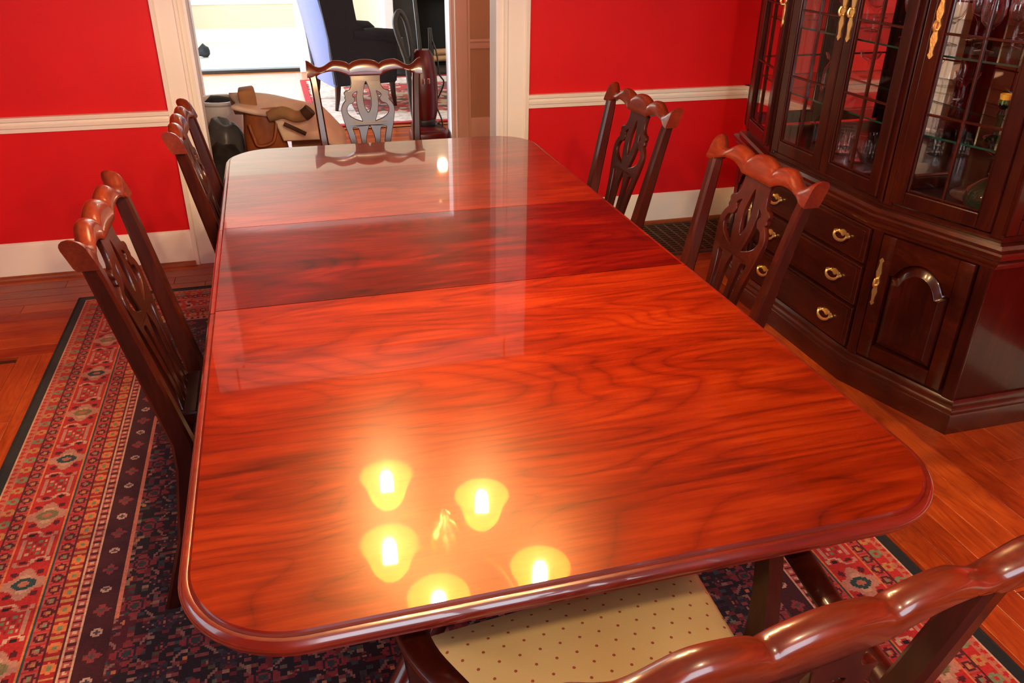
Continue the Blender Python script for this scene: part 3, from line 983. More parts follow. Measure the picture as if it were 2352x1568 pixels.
def build_rug():
    cell = 0.0052
    nx = int(round((RX1 - RX0) / cell))
    ny = int(round((RY1 - RY0) / cell))
    xs = np.linspace(RX0, RX1, nx + 1)
    ys = np.linspace(RY0, RY1, ny + 1)
    gx, gy = np.meshgrid((xs[:-1] + xs[1:]) / 2, (ys[:-1] + ys[1:]) / 2)
    dl, dr, db, df = gx - RX0, RX1 - gx, gy - RY0, RY1 - gy
    dx = np.minimum(dl, dr)
    dy = np.minimum(db, df)
    d = np.minimum(dx, dy)
    along_y = dx <= dy
    s = np.where(along_y, gy - (RY0 + RY1) / 2, gx - (RX0 + RX1) / 2)
    C = np.zeros((ny, nx, 3))
    black = (0.010, 0.013, 0.014)
    navy = (0.017, 0.008, 0.011)
    maroon = (0.080, 0.008, 0.010)
    red = (0.40, 0.018, 0.014)
    rose = (0.36, 0.062, 0.052)
    peach = (0.40, 0.130, 0.075)
    cream = (0.50, 0.300, 0.190)
    pink = (0.42, 0.190, 0.130)
    teal = (0.020, 0.055, 0.055)
    olive = (0.17, 0.14, 0.06)
    gold = (0.40, 0.19, 0.06)
    green = (0.16, 0.20, 0.10)
    orange = (0.55, 0.16, 0.05)

    def put(mask, col):
        C[mask] = col

    def per(v, p):
        return (v / p + 0.5) % 1.0 * p - p / 2          # signed offset to nearest multiple

    def idx(v, p):
        return np.floor(v / p + 0.5).astype(int)
    put(d >= 0, maroon)
    # ---- guard bands
    put(d < 0.030, black)
    b = (d >= 0.030) & (d < 0.056)
    put(b, peach)
    put(b & (np.hypot(per(s, 0.022), d - 0.043) < 0.0068), red)
    put(b & (np.abs(d - 0.032) < 0.0028), cream)
    b = (d >= 0.059) & (d < 0.089)
    put(b, red)
    tri = np.abs(per(s, 0.052)) < (0.017 - 0.5 * np.abs(d - 0.074))
    put(b & tri & (idx(s, 0.052) % 2 == 0), gold)
    put(b & tri & (idx(s, 0.052) % 2 == 1), green)
    put(b & (np.hypot(per(s, 0.052), (d - 0.074)) < 0.006), red)

    def roseband(c0, c1):
        b = (d >= c0) & (d < c1)
        mid = (c0 + c1) / 2
        put(b, rose)
        p = per(s, 0.040)
        r = np.hypot(p, d - mid)
        k = idx(s, 0.040) % 2
        put(b & (np.abs(r - 0.0115) < 0.0032), maroon)
        put(b & (r < 0.0062) & (k == 0), green)
        put(b & (r < 0.0062) & (k == 1), gold)
        put(b & (np.abs(np.abs(p) - 0.02) < 0.003), red)
    roseband(0.093, 0.123)
    put((d >= 0.123) & (d < 0.1265), teal)
    put((d >= 0.1265) & (d < 0.132), orange)
    put((d >= 0.228) & (d < 0.2345), orange)
    put((d >= 0.2345) & (d < 0.238), teal)
    roseband(0.240, 0.277)
    b = (d >= 0.280) & (d < 0.312)
    put(b, (0.30, 0.012, 0.012))
    tri = np.abs(per(s, 0.060)) < (0.018 - 0.5 * np.abs(d - 0.296))
    put(b & tri, orange)
    put(b & (np.hypot(per(s, 0.060), d - 0.296) < 0.007), green)
    put(b & (np.abs(per(s - 0.03, 0.060)) < 0.005), gold)
    b = (d >= 0.318) & (d < 0.350)
    put(b, rose)
    put(b & (np.abs(per(s, 0.024)) < 0.004), maroon)
    put(b & (np.hypot(per(s + 0.012, 0.024), d - 0.332) < 0.005), cream)
    put(b & (d > 0.345), cream)
    put(b & (d < 0.321), cream)
    # ---- main border : rosettes with eyes, hooks, checks
    b = (d >= 0.132) & (d < 0.228)
    mid = 0.180
    put(b, red)
    P = 0.275
    v = per(s, P)
    w = d - mid
    r = np.hypot(v, w)
    th = np.arctan2(w, v)
    star = r < 0.046 * (1 + 0.22 * np.cos(4 * th))
    put(b & star, pink)
    put(b & (r < 0.034) & (np.abs(w) < 0.012), cream)
    k = idx(s, P) % 2
    eye = (v / 0.020) ** 2 + (w / 0.028) ** 2 < 1
    put(b & eye & (k == 0), teal)
    put(b & eye & (k == 1), olive)
    put(b & (np.hypot(v, w * 0.7) < 0.009), peach)
    put(b & (np.hypot(np.abs(v) - 0.040, np.abs(w) - 0.030) < 0.009), maroon)
    # hooks on either side of the rosette
    for sv in (-1, 1):
        for sw in (-1, 1):
            cv, cw = sv * 0.082, sw * 0.020
            rr = np.hypot((v - cv) / 0.75, (w - cw) / 1.15)
            ring = (np.abs(rr - 0.0175) < 0.0045) & ((v - cv) * sv * sw > -0.006)
            put(b & ring, cream if sw * sv > 0 else pink)
            put(b & (rr < 0.0085), maroon if sw * sv < 0 else navy)
    v2 = per(s + P / 2, P)
    chk = (np.abs(v2) < 0.034) & (np.abs(w) < 0.026)
    put(b & (np.abs(v2) < 0.040) & (np.abs(w) < 0.040) & ~chk & (np.abs(np.abs(w) - 0.034) < 0.004), pink)
    q = (np.abs(per(v2 + 0.008, 0.016)) < 0.0052) & (np.abs(per(w + 0.0065, 0.013)) < 0.0045)
    kk = (idx(v2 + 0.008, 0.016) + idx(w + 0.0065, 0.013)) % 3
    put(b & chk & q & (kk == 0), green)
    put(b & chk & q & (kk == 1), cream)
    put(b & chk & q & (kk == 2), (0.20, 0.02, 0.02))
    # ---- field
    f = d >= 0.350
    put(f, navy)
    rng = np.random.default_rng(5)
    noise = rng.random((ny, nx))
    X, Y = gx - (RX0 + RX1) / 2, gy - (RY0 + RY1) / 2

    def flowers(px, py, ox, oy, rad, petal, col, core):
        u, vv = per(X + ox, px), per(Y + oy, py)
        rr = np.hypot(u, vv)
        tt = np.arctan2(vv, u)
        put(f & (rr < rad * (1 + 0.28 * np.cos(petal * tt))), col)
        put(f & (np.abs(rr - rad * 0.62) < 0.003), (0.03, 0.012, 0.02))
        put(f & (rr < rad * 0.34), core)
    zone = np.sin(X * 9.0) * np.sin(Y * 7.0)
    put(f & (zone > 0.35), (0.075, 0.008, 0.014))
    flowers(0.150, 0.150, 0.0, 0.0, 0.030, 4, (0.21, 0.026, 0.026), (0.03, 0.035, 0.035))
    flowers(0.150, 0.150, 0.075, 0.075, 0.024, 6, (0.030, 0.026, 0.032), (0.16, 0.04, 0.03))
    flowers(0.150, 0.075, 0.075, 0.0, 0.012, 4, (0.20, 0.030, 0.028), (0.34, 0.13, 0.05))
    flowers(0.075, 0.150, 0.0375, 0.075, 0.0095, 4, (0.26, 0.11, 0.075), (0.05, 0.02, 0.02))
    u, vv = per(X + 0.0375, 0.075), per(Y + 0.0375, 0.075)
    par = (idx(X + 0.0375, 0.075) + idx(Y + 0.0375, 0.075)) % 2
    sg = np.where(par == 0, 1.0, -1.0)
    leaf = (np.abs(u - sg * vv * 0.8) < 0.0048) & (np.hypot(u, vv) < 0.019)
    put(f & leaf & (noise < 0.85), (0.24, 0.11, 0.080))
    put(f & (np.hypot(per(X + 0.02, 0.15), per(Y + 0.05, 0.15)) < 0.006), (0.48, 0.16, 0.06))
    put(f & (np.hypot(per(X - 0.045, 0.15), per(Y - 0.02, 0.15)) < 0.006), (0.09, 0.10, 0.07))
    # small broken motifs between the flowers
    blk = np.repeat(np.repeat(rng.integers(0, 100, ((ny + 1) // 2, (nx + 2) // 3)), 2, 0), 3, 1)[:ny, :nx]
    base_c = (np.abs(C - np.array(navy)).sum(-1) < 1e-6) | (np.abs(C - np.array((0.075, 0.008, 0.014))).sum(-1) < 1e-6)
    for lo_, hi_, cc in ((0, 13, (0.13, 0.014, 0.016)), (13, 21, (0.19, 0.045, 0.040)), (21, 29, (0.035, 0.045, 0.048)), (29, 33, (0.26, 0.14, 0.09)), (33, 37, (0.07, 0.055, 0.03))):
        put(f & base_c & (blk >= lo_) & (blk < hi_), cc)
    # dark inner stripe with small flowers, thin coral line at the long sides
    st = f & (d < 0.415)
    put(st, (0.045, 0.007, 0.010))
    p = per(s, 0.072)
    rr = np.hypot(p, d - 0.382)
    kk = idx(s, 0.072) % 2
    put(st & (rr < 0.016 * (1 + 0.3 * np.cos(4 * np.arctan2(d - 0.382, p)))) & (kk == 0), (0.20, 0.03, 0.03))
    put(st & (rr < 0.012) & (kk == 1), (0.42, 0.26, 0.20))
    put(st & (rr < 0.006), (0.06, 0.05, 0.05))
    ln = f & (np.abs(d - 0.420) < 0.0055) & along_y & (np.abs(Y - 0.28) < 0.46)
    put(ln, (0.55, 0.17, 0.10))
    C *= (0.86 + 0.28 * noise)[..., None]

    # vertices
    vx, vy = np.meshgrid(xs, ys)
    nv = (nx + 1) * (ny + 1)
    co = np.zeros((nv, 3), np.float32)
    ox, oy = (RX0 + RX1) / 2, (RY0 + RY1) / 2
    co[:, 0] = vx.ravel() - ox
    co[:, 1] = vy.ravel() - oy
    co[:, 2] = RT
    i, j = np.meshgrid(np.arange(nx), np.arange(ny))
    a = (j * (nx + 1) + i).ravel()
    quads = np.stack([a, a + 1, a + nx + 2, a + nx + 1], 1).astype(np.int32)
    me = bpy.data.meshes.new('dining_rug')
    me.vertices.add(nv)
    me.vertices.foreach_set('co', co.ravel())
    nf = len(quads)
    me.loops.add(nf * 4)
    me.loops.foreach_set('vertex_index', quads.ravel())
    me.polygons.add(nf)
    me.polygons.foreach_set('loop_start', np.arange(nf, dtype=np.int32) * 4)
    try:
        me.polygons.foreach_set('loop_total', np.full(nf, 4, np.int32))
    except Exception:
        pass
    me.update(calc_edges=True)
    at = me.color_attributes.new('knots', 'FLOAT_COLOR', 'CORNER')
    col = np.ones((nf, 4, 4), np.float32)
    col[:, :, :3] = C.reshape(nf, 1, 3)
    at.data.foreach_set('color', col.ravel())
    m = bpy.data.materials.new('knotted_wool')
    nt, b = nodes_of(m)
    an = nt.nodes.new('ShaderNodeAttribute')
    an.attribute_name = 'knots'
    nt.links.new(an.outputs['Color'], b.inputs['Base Color'])
    tc = nt.nodes.new('ShaderNodeTexCoord')
    ns = nt.nodes.new('ShaderNodeTexNoise')
    ns.inputs['Scale'].default_value = 350
    nt.links.new(tc.outputs['Object'], ns.inputs['Vector'])
    bp = nt.nodes.new('ShaderNodeBump')
    bp.inputs['Strength'].default_value = 0.35
    bp.inputs['Distance'].default_value = 0.003
    nt.links.new(ns.outputs['Fac'], bp.inputs['Height'])
    nt.links.new(bp.outputs['Normal'], b.inputs['Normal'])
    setp(b, rough=0.95, spec=0.08, sheen=0.15)
    me.materials.append(m)
    o = finish('dining_rug', me, m, None, (ox, oy, 0), None)
    tag(o, 'red oriental rug with navy field and dark binding under dining table', 'rug')
    # binding around the edge
    mb = MB()
    for lo, hi in (((RX0 - 0.004, RY0 - 0.004), (RX1 + 0.004, RY0 + 0.006)), ((RX0 - 0.004, RY1 - 0.006), (RX1 + 0.004, RY1 + 0.004)),
                   ((RX0 - 0.004, RY0 + 0.006), (RX0 + 0.006, RY1 - 0.006)), ((RX1 - 0.006, RY0 + 0.006), (RX1 + 0.004, RY1 - 0.006))):
        mb.box((*lo, 0.0005), (*hi, RT + 0.0015), 0.003)
    mb.build('binding', 'rug_edge', o)


build_rug()

# ------------------------------------------------------------------ dining table
table = empty('dining_table', (TW / 2, TL / 2, RT), 'long glossy cherry dining table with rounded corners and one leaf', 'table')
ZT = 0.75
RC = 0.162
PROF = [(0.018, ZT), (0.0165, ZT - 0.0035), (0.0135, ZT - 0.0050), (0.0110, ZT - 0.0042), (0.0065, ZT - 0.0045), (0.0025, ZT - 0.0085), (0.0, ZT - 0.0150), (0.0010, ZT - 0.0210), (0.0050, ZT - 0.0255), (0.0080, ZT - 0.0275), (0.0075, ZT - 0.0315), (0.0110, ZT - 0.0350), (0.020, ZT - 0.0370)]


def table_section(name, edge_name, y0, y1, round_near, round_far, mtop):
    """outline as open U path(s) with outward normals"""
    paths = []
    g = 0.0014

    def arc(cx, cy, a0, a1, n=16):
        return [((cx + RC * math.cos(a0 + (a1 - a0) * k / n), cy + RC * math.sin(a0 + (a1 - a0) * k / n)), (math.cos(a0 + (a1 - a0) * k / n), math.sin(a0 + (a1 - a0) * k / n))) for k in range(n + 1)]
    if round_near:
        p = [((0, y1 - g), (-1, 0))] + arc(RC, y0 + RC, PI, 1.5 * PI) + arc(TW - RC, y0 + RC, 1.5 * PI, 2 * PI) + [((TW, y1 - g), (1, 0))]
        paths.append(p)
    elif round_far:
        p = [((TW, y0 + g), (1, 0))] + arc(TW - RC, y1 - RC, 0, 0.5 * PI) + arc(RC, y1 - RC, 0.5 * PI, PI) + [((0, y0 + g), (-1, 0))]
        paths.append(p)
    else:
        paths.append([((0, y1 - g), (-1, 0)), ((0, y0 + g), (-1, 0))])
        paths.append([((TW, y0 + g), (1, 0)), ((TW, y1 - g), (1, 0))])
    inner = []
    edges = []
    for p in paths:
        em = MB()
        edges.append(em)
        rings = [[(q[0] - nn[0] * o, q[1] - nn[1] * o, z) for o, z in PROF] for q, nn in p]
        em.loft(rings, closed_ring=False, cap=False)
        inner += [(q[0] - nn[0] * 0.018, q[1] - nn[1] * 0.018) for q, nn in p]
    mb = MB()
    nI = len(inner)
    vs = [(x, y, ZT) for x, y in inner] + [(x, y, ZT - 0.036) for x, y in inner]
    fs = [tuple(range(nI)), tuple(range(2 * nI - 1, nI - 1, -1))]
    for k in range(nI):
        j = (k + 1) % nI
        fs.append((k, j, j + nI, k + nI))
    mb.faces(vs, fs)
    t = mb.build(name, mtop, table)
    for em in edges:
        em.build(edge_name, 'edge', t, 38)
    return t


table_section('near_top', 'moulded_edge', 0.0, TY2, True, False, 'top_near')
table_section('leaf', 'moulded_edge', TY2, TY1, False, False, 'top_leaf')
table_section('far_top', 'moulded_edge', TY1, TL, False, True, 'top_far')
# apron rails
MB().box((0.14, 0.16, 0.655), (0.16, TL - 0.16, 0.7125), 0.003).build('apron', 'pedestal', table)
MB().box((TW - 0.16, 0.16, 0.655), (TW - 0.14, TL - 0.16, 0.7125), 0.003).build('apron', 'pedestal', table)
MB().box((0.16, 0.16, 0.655), (TW - 0.16, 0.18, 0.7125), 0.003).build('apron', 'pedestal', table)
MB().box((0.16, TL - 0.18, 0.655), (TW - 0.16, TL - 0.16, 0.7125), 0.003).build('apron', 'pedestal', table)
for py in (0.62, 1.80):
    col = MB().lathe([(0.0, 0.20), (0.05, 0.20), (0.07, 0.24), (0.055, 0.29), (0.075, 0.34), (0.085, 0.40), (0.06, 0.47), (0.05, 0.55), (0.07, 0.60), (0.05, 0.63), (0.11, 0.655), (0.11, 0.70), (0.0, 0.70)], (TW / 2, py, 0), 20).build('pedestal', 'pedestal', table, 50)
    for k in range(4):
        a = PI / 4 + k * PI / 2
        cx, cy = math.cos(a), math.sin(a)
        pts = [(0.03, 0.30), (0.12, 0.31), (0.22, 0.25), (0.32, 0.14), (0.42, 0.065), (0.50, 0.045)]
        pts = smooth_path([(TW / 2 + cx * r_ * 1.12, py + cy * r_ * 0.85, z) for r_, z in pts], 4)
        MB().tube(pts, [0.042 - 0.018 * i / (len(pts) - 1) for i in range(len(pts))], 8).build('splay_leg', 'pedestal', col, 60)
        ex, ey, _ = pts[-1]
        MB().lathe([(0.0, 0.0), (0.028, 0.0), (0.034, 0.015), (0.030, 0.05), (0.0, 0.065)], (ex, ey, RT), 12).build('foot', 'brass', col, 60)

# ------------------------------------------------------------------ dining chairs (proto faces +y, origin on the floor under the seat)
REC = 0.10 / 0.485


def back_y(z):
    return -0.205 - REC * (z - 0.47)


def curve_plate(name, outlines, thick, fn, material, parent, bevel=0.0022):
    cu = bpy.data.curves.new(name, 'CURVE')
    cu.dimensions = '2D'
    cu.fill_mode = 'BOTH'
    cu.extrude = thick / 2 - bevel
    cu.bevel_depth = bevel
    cu.bevel_resolution = 1
    cu.resolution_u = 1
    for pts in outlines:
        sp = cu.splines.new('POLY')
        sp.points.add(len(pts) - 1)
        for q, (u, v) in zip(sp.points, pts):
            q.co = (u, v, 0, 1)
        sp.use_cyclic_u = True
    o = bpy.data.objects.new(name, cu)
    COL.objects.link(o)
    dg = bpy.context.evaluated_depsgraph_get()
    me = bpy.data.meshes.new_from_object(o.evaluated_get(dg))
    bpy.data.objects.remove(o)
    bpy.data.curves.remove(cu)
    me.name = name
    me.materials.clear()
    for v in me.vertices:
        v.co = Vector(fn(v.co.x, v.co.y, v.co.z))
    return finish(name, me, material, parent, ORG[parent], 35)


def sm2(pts, per=4, closed=True):
    P = [Vector((*q, 0)) for q in pts]
    n_ = len(P)
    out = []
    for i in range(n_):
        p0, p1, p2, p3 = P[i - 1], P[i], P[(i + 1) % n_], P[(i + 2) % n_]
        for k in range(per):
            t = k / per
            v = 0.5 * ((2 * p1) + (p2 - p0) * t + (2 * p0 - 5 * p1 + 4 * p2 - p3) * t * t + (3 * p1 - p0 - 3 * p2 + p3) * t ** 3)
            out.append((v.x, v.y))
    return out


SU, SV = 0.000425, 0.00039


def sp_pt(x, y):
    return (x * SU, 0.940 - (y - 235) * SV)


def crest_top(u):
    a = abs(u) / 0.24
    keys = ((0.0, 0.967), (0.257, 0.945), (0.51, 0.966), (0.78, 0.941), (1.0, 0.968))
    for (a0, z0), (a1, z1) in zip(keys[:-1], keys[1:]):
        if a <= a1 + 1e-6:
            t = (a - a0) / (a1 - a0)
            # sharp valleys, round humps
            if z0 > z1:
                return z1 + (z0 - z1) * math.sqrt(max(0.0, 1 - t ** 1.7))**1.0 if a1 < 0.5 else z1 + (z0 - z1) * 0.5 * (1 + math.cos(PI * t))
            return z0 + (z1 - z0) * (math.sqrt(max(0.0, 1 - (1 - t) ** 1.7)) if a1 < 0.6 else 0.5 * (1 - math.cos(PI * t)))
    return 0.968


def crest_bot(u):
    a = abs(u) / 0.24
    if a < 0.30:
        return 0.905
    if a < 0.86:
        t = (a - 0.30) / 0.56
        return 0.905 + 0.020 * math.sin(t * PI) ** 0.7
    return 0.905


def make_chair(name, arm=False):
    ch = empty(name, (0, 0, 0))
    sw = 0.04 if arm else 0.0          # armchairs are a little wider
    k = 1 + sw / 0.24 * 0.5
    # posts with back legs
    for s in (-1, 1):
        rings = []
        for z, x, yc, wx, dy in ((0.0, 0.185, -0.305, 0.030, 0.034), (0.20, 0.185, -0.240, 0.034, 0.040), (0.40, 0.186, -0.207, 0.038, 0.046), (0.47, 0.188, back_y(0.47), 0.038, 0.046), (0.62, 0.196, back_y(0.62), 0.034, 0.042), (0.78, 0.206, back_y(0.78), 0.031, 0.038), (0.88, 0.213, back_y(0.88), 0.031, 0.034), (0.925, 0.219, back_y(0.925), 0.033, 0.030)):
            x = x * k
            b_ = 0.006
            rings.append([(s * (x + dx_), yc + dy_, z) for dx_, dy_ in ((-wx / 2 + b_, -dy / 2), (wx / 2 - b_, -dy / 2), (wx / 2, -dy / 2 + b_), (wx / 2, dy / 2 - b_), (wx / 2 - b_, dy / 2), (-wx / 2 + b_, dy / 2), (-wx / 2, dy / 2 - b_), (-wx / 2, -dy / 2 + b_))])
        MB().loft(rings).build('back_post', 'chair_wood', ch, 40)
    # crest rail : lofted rounded section following the serpentine top
    rings = []
    N = 84
    for i in range(N + 1):
        u = -0.24 + 0.48 * i / N
        zt, zb = crest_top(u), crest_bot(u)
        a = abs(u) / 0.24
        hd = 0.0180 + (0.004 * max(0, (a - 0.8) / 0.2))
        bow = -0.012 * (1 - a * a)
        zm = zt - 0.020
        ring = []
        for yy, z in ((hd * 0.85, zb), (hd, zb + 0.006), (hd, zm), (hd * 0.93, zt - 0.0127), (hd * 0.75, zt - 0.0068), (hd * 0.42, zt - 0.0019), (0.0, zt), (-hd * 0.42, zt - 0.0019), (-hd * 0.75, zt - 0.0068), (-hd * 0.93, zt - 0.0127), (-hd, zm), (-hd, zb + 0.006), (-hd * 0.85, zb)):
            # ears roll backwards
            back = -0.012 * max(0, (a - 0.82) / 0.18) * (z - zb) / (zt - zb)
            ring.append((u * k, back_y(z) + yy + bow + back, z))
        rings.append(ring)
    MB().loft(rings).build('crest_rail', 'crest_wood', ch, 70)
    # pierced splat
    right = [(150, 262), (146, 330), (141, 395), (152, 445), (176, 478), (208, 486), (222, 508), (214, 532), (220, 556), (212, 575), (236, 605), (256, 645), (262, 690), (254, 750), (238, 830), (214, 930), (192, 1050), (176, 1180), (170, 1300), (176, 1440)]
    left = [(-x, y) for x, y in right[::-1]]
    outer = [sp_pt(*q) for q in (sm2(right + left, 3))]
    lens = [(0, 385), (20, 430), (36, 500), (42, 565), (36, 640), (18, 690), (0, 708), (-18, 690), (-36, 640), (-42, 565), (-36, 500), (-20, 430)]
    holeR = [(92, 488), (112, 492), (140, 512), (146, 536), (130, 556), (132, 582), (152, 604), (186, 615), (208, 650), (212, 690), (190, 735), (140, 772), (90, 792), (62, 800), (72, 760), (92, 700), (104, 620), (104, 540)]
    gapR = [(112, 866), (172, 856), (158, 930), (140, 1050), (128, 1180), (122, 1300), (122, 1400), (96, 1400), (92, 1300), (88, 1180), (90, 1050), (98, 940)]
    gapC = [(0, 838), (22, 880), (44, 960), (48, 1050), (46, 1180), (40, 1300), (38, 1400), (-38, 1400), (-40, 1300), (-46, 1180), (-48, 1050), (-44, 960), (-22, 880)]
    holes = [lens, holeR, [(-x, y) for x, y in holeR], gapR, [(-x, y) for x, y in gapR], gapC]
    outl = [outer] + [[sp_pt(*q) for q in sm2(h, 3)] for h in holes]
    curve_plate('splat', outl, 0.013, lambda u, v, w: (u * k, back_y(v) + w - 0.004 - 0.010 * (1 - (u / 0.24) ** 2) * max(0, min(1, (v - 0.47) / 0.45)), v), 'chair_wood', ch)
    MB().box((-0.10, -0.225, 0.455), (0.10, -0.175, 0.488), 0.006).build('splat_shoe', 'chair_wood', ch)
    # seat rails
    fw = 0.245 + sw * 0.3
    bw = 0.190 * k
    yf, yb = 0.225, -0.205

    def rail(p, q, t=0.022, z0=0.36, z1=0.435):
        p, q = Vector(p), Vector(q)
        d = (q - p).normalized()
        nn = Vector((d.y, -d.x)) * t / 2
        mb = MB()
        mb.loft([[(e.x + nn.x, e.y + nn.y, z0), (e.x - nn.x, e.y - nn.y, z0), (e.x - nn.x, e.y - nn.y, z1), (e.x + nn.x, e.y + nn.y, z1)] for e in (p, q)])
        return mb.build('seat_rail', 'chair_wood', ch)
    rail((-fw + 0.03, yf - 0.012), (fw - 0.03, yf - 0.012))
    rail((-bw + 0.01, yb), (bw - 0.01, yb))
    for s in (-1, 1):
        rail((s * (fw - 0.014), yf - 0.03), (s * (bw - 0.004), yb + 0.02))
        MB().loft([[(s * (fw - 0.022) + dx_, yf - 0.024 + dy_, z) for dx_, dy_ in ((-h, -h), (h, -h), (h, h), (-h, h))] for z, h in ((0.0, 0.016), (0.30, 0.021), (0.43, 0.022))]).build('front_leg', 'chair_wood', ch)
        MB().loft([[(s * (fw - 0.024) * (1 - t) + s * 0.187 * k * t, (yf - 0.03) * (1 - t) + (-0.245) * t + dy_, 0.165 + dz_) if False else (s * ((fw - 0.024) * (1 - t) + 0.187 * k * t) + dx_, (yf - 0.03) * (1 - t) - 0.250 * t, 0.165 + dz_) for dx_, dz_ in ((-0.008, -0.014), (0.008, -0.014), (0.008, 0.014), (-0.008, 0.014))] for t in (0, 1)]).build('stretcher', 'chair_wood', ch)
    MB().box((-0.205 - sw * 0.5, -0.028, 0.153), (0.205 + sw * 0.5, -0.012, 0.178), 0.002).build('stretcher', 'chair_wood', ch)
    # upholstered seat : trapezoid pad with rounded rim and crowned top
    rings = []

    def ring_at(z, inset, rnd):
        pts = []
        corners = [(-fw + inset, yf - inset), (fw - inset, yf - inset), (bw - 0.006 - inset, yb + 0.028 + inset), (-bw + 0.006 + inset, yb + 0.028 + inset)]
        for i, c in enumerate(corners):
            p = Vector(corners[i - 1])
            q = Vector(corners[(i + 1) % 4])
            c = Vector(c)
            a_ = c + (p - c).normalized() * rnd
            b_ = c + (q - c).normalized() * rnd
            for t in (0, 0.25, 0.5, 0.75, 1):
                v = (1 - t) ** 2 * a_ + 2 * t * (1 - t) * c + t * t * b_
                pts.append((v.x, v.y, z))
        # extra points on straight runs are not needed
        return pts
    for z, ins in ((0.428, 0.004), (0.445, -0.004), (0.460, -0.003), (0.474, 0.010), (0.483, 0.035), (0.489, 0.075), (0.492, 0.13), (0.493, 0.18)):
        rings.append(ring_at(z, ins, 0.035 if ins < 0.05 else 0.02))
    MB().loft(rings).build('seat', 'seat_fabric', ch, 60)
    if arm:
        for s in (-1, 1):
            pts = smooth_path([(s * 0.212 * k, back_y(0.66) + 0.01, 0.675), (s * 0.255, -0.10, 0.668), (s * 0.290, 0.02, 0.655), (s * 0.296, 0.085, 0.652), (s * 0.290, 0.115, 0.640), (s * 0.284, 0.122, 0.622)], 5)
            nP = len(pts)
            mb = MB()
            rings = []
            for i, p in enumerate(pts):
                d_ = (pts[min(i + 1, nP - 1)] - pts[max(0, i - 1)]).normalized()
                side = d_.cross(Vector((0, 0, 1)))
                if side.length < 0.2:
                    side = Vector((1, 0, 0))
                side.normalize()
                up = side.cross(d_)
                wv = 0.019 + 0.007 * (i / nP)
                hv = 0.013
                rings.append([p + side * wv * math.cos(a_) + up * hv * math.sin(a_) for a_ in [2 * PI * q / 12 for q in range(12)]])
            mb.loft(rings).build('arm', 'chair_wood', ch, 60)
            pts = smooth_path([(s * 0.248, 0.02, 0.38), (s * 0.266, 0.03, 0.46), (s * 0.288, 0.06, 0.55), (s * 0.294, 0.085, 0.648)], 4)
            rings = []
            for i, p in enumerate(pts):
                t = i / (len(pts) - 1)
                a_, b_ = 0.014, 0.024 - 0.008 * t
                rings.append([p + Vector(v) for v in ((-a_, -b_, 0), (a_, -b_, 0), (a_, b_, 0), (-a_, b_, 0))])
            MB().loft(rings).build('arm_support', 'chair_wood', ch, 40)
    return ch


side = make_chair('dining_chair')
armch = make_chair('dining_armchair', True)
GR = 'carved dining chairs around the table'
spots = [
    (side, 0.115, 1.085, -PI / 2, 'carved mahogany side chair opposite the cabinet, next to the armchair'),
    (None, 0.215, 1.930, -PI / 2, 'carved mahogany side chair opposite the cabinet, next to white doorway casing'),
    (None, 1.105, 1.890, PI / 2 + 0.05, 'carved mahogany side chair on cabinet side of table, nearest red wall'),
    (None, 1.080, 1.080, PI / 2, 'carved mahogany side chair between table and china cabinet drawers'),
    (None, 0.570, 2.560, PI, 'carved mahogany side chair at table end in front of the doorway'),
]
for o_, x, y, rz, lab in spots:
    o_ = o_ or copy_tree(side)
    o_.location = (x, y, RT if -0.7 < x < 1.6 else 0)
    o_.rotation_euler = (0, 0, rz)
    tag(o_, lab, 'chair', GR)
armch.location = (0.590, 0.015, RT)
armch.rotation_euler = (0, 0, 0.09)
tag(armch, 'carved mahogany armchair with cream dotted seat at table end', 'chair', GR)

# ------------------------------------------------------------------ china cabinet along the right wall
CX0 = 2.10                       # centre front
CA, CB = 1.45, 2.15              # centre section
CN, CF = 1.05, 2.55              # near and far ends
XS = 2.22                        # front x of the ends
XB = 2.605                       # back
cab = empty('china_cabinet', (2.35, 1.80, 0), 'dark cherry breakfront china cabinet with glass doors and brass pulls', 'cabinet')


def front_path(out, xb=XB):
    """cabinet front outline moved outward by out; travel so that outward is on the right"""
    base = [(xb, CF), (XS, CF), (CX0, CB), (CX0, CA), (XS, CN), (xb, CN)]
    P = [Vector(q) for q in base]
    res = []
    for i, p in enumerate(P):
        ns = []
        if i > 0:
            d = (p - P[i - 1]).normalized()
            ns.append(Vector((-d.y, d.x)))
        if i < len(P) - 1:
            d = (P[i + 1] - p).normalized()
            ns.append(Vector((-d.y, d.x)))
        n_ = sum(ns, Vector((0, 0)))
        n_ /= n_.length
        n_ /= max(0.3, n_.dot(ns[0]))
        res.append((p.x - n_.x * out, p.y - n_.y * out))
    return res


# (travelling far -> near along the front, outward (-x) lies to the right of travel)
def cab_sweep(name, prof, m, smooth=35):
    return MB().sweep([(XB, CF), (XS, CF), (CX0, CB), (CX0, CA), (XS, CN), (XB, CN)], prof).build(name, m, cab, smooth)


ZB = 0.59       # top of the base carcass
cab_sweep('plinth', [(-0.02, 0.0), (0.014, 0.0), (0.014, 0.068), (0.010, 0.074), (0.012, 0.080), (0.010, 0.088), (0.004, 0.094), (0.006, 0.102), (0.004, 0.110), (-0.004, 0.120), (-0.02, 0.120)], 'cab_mould')
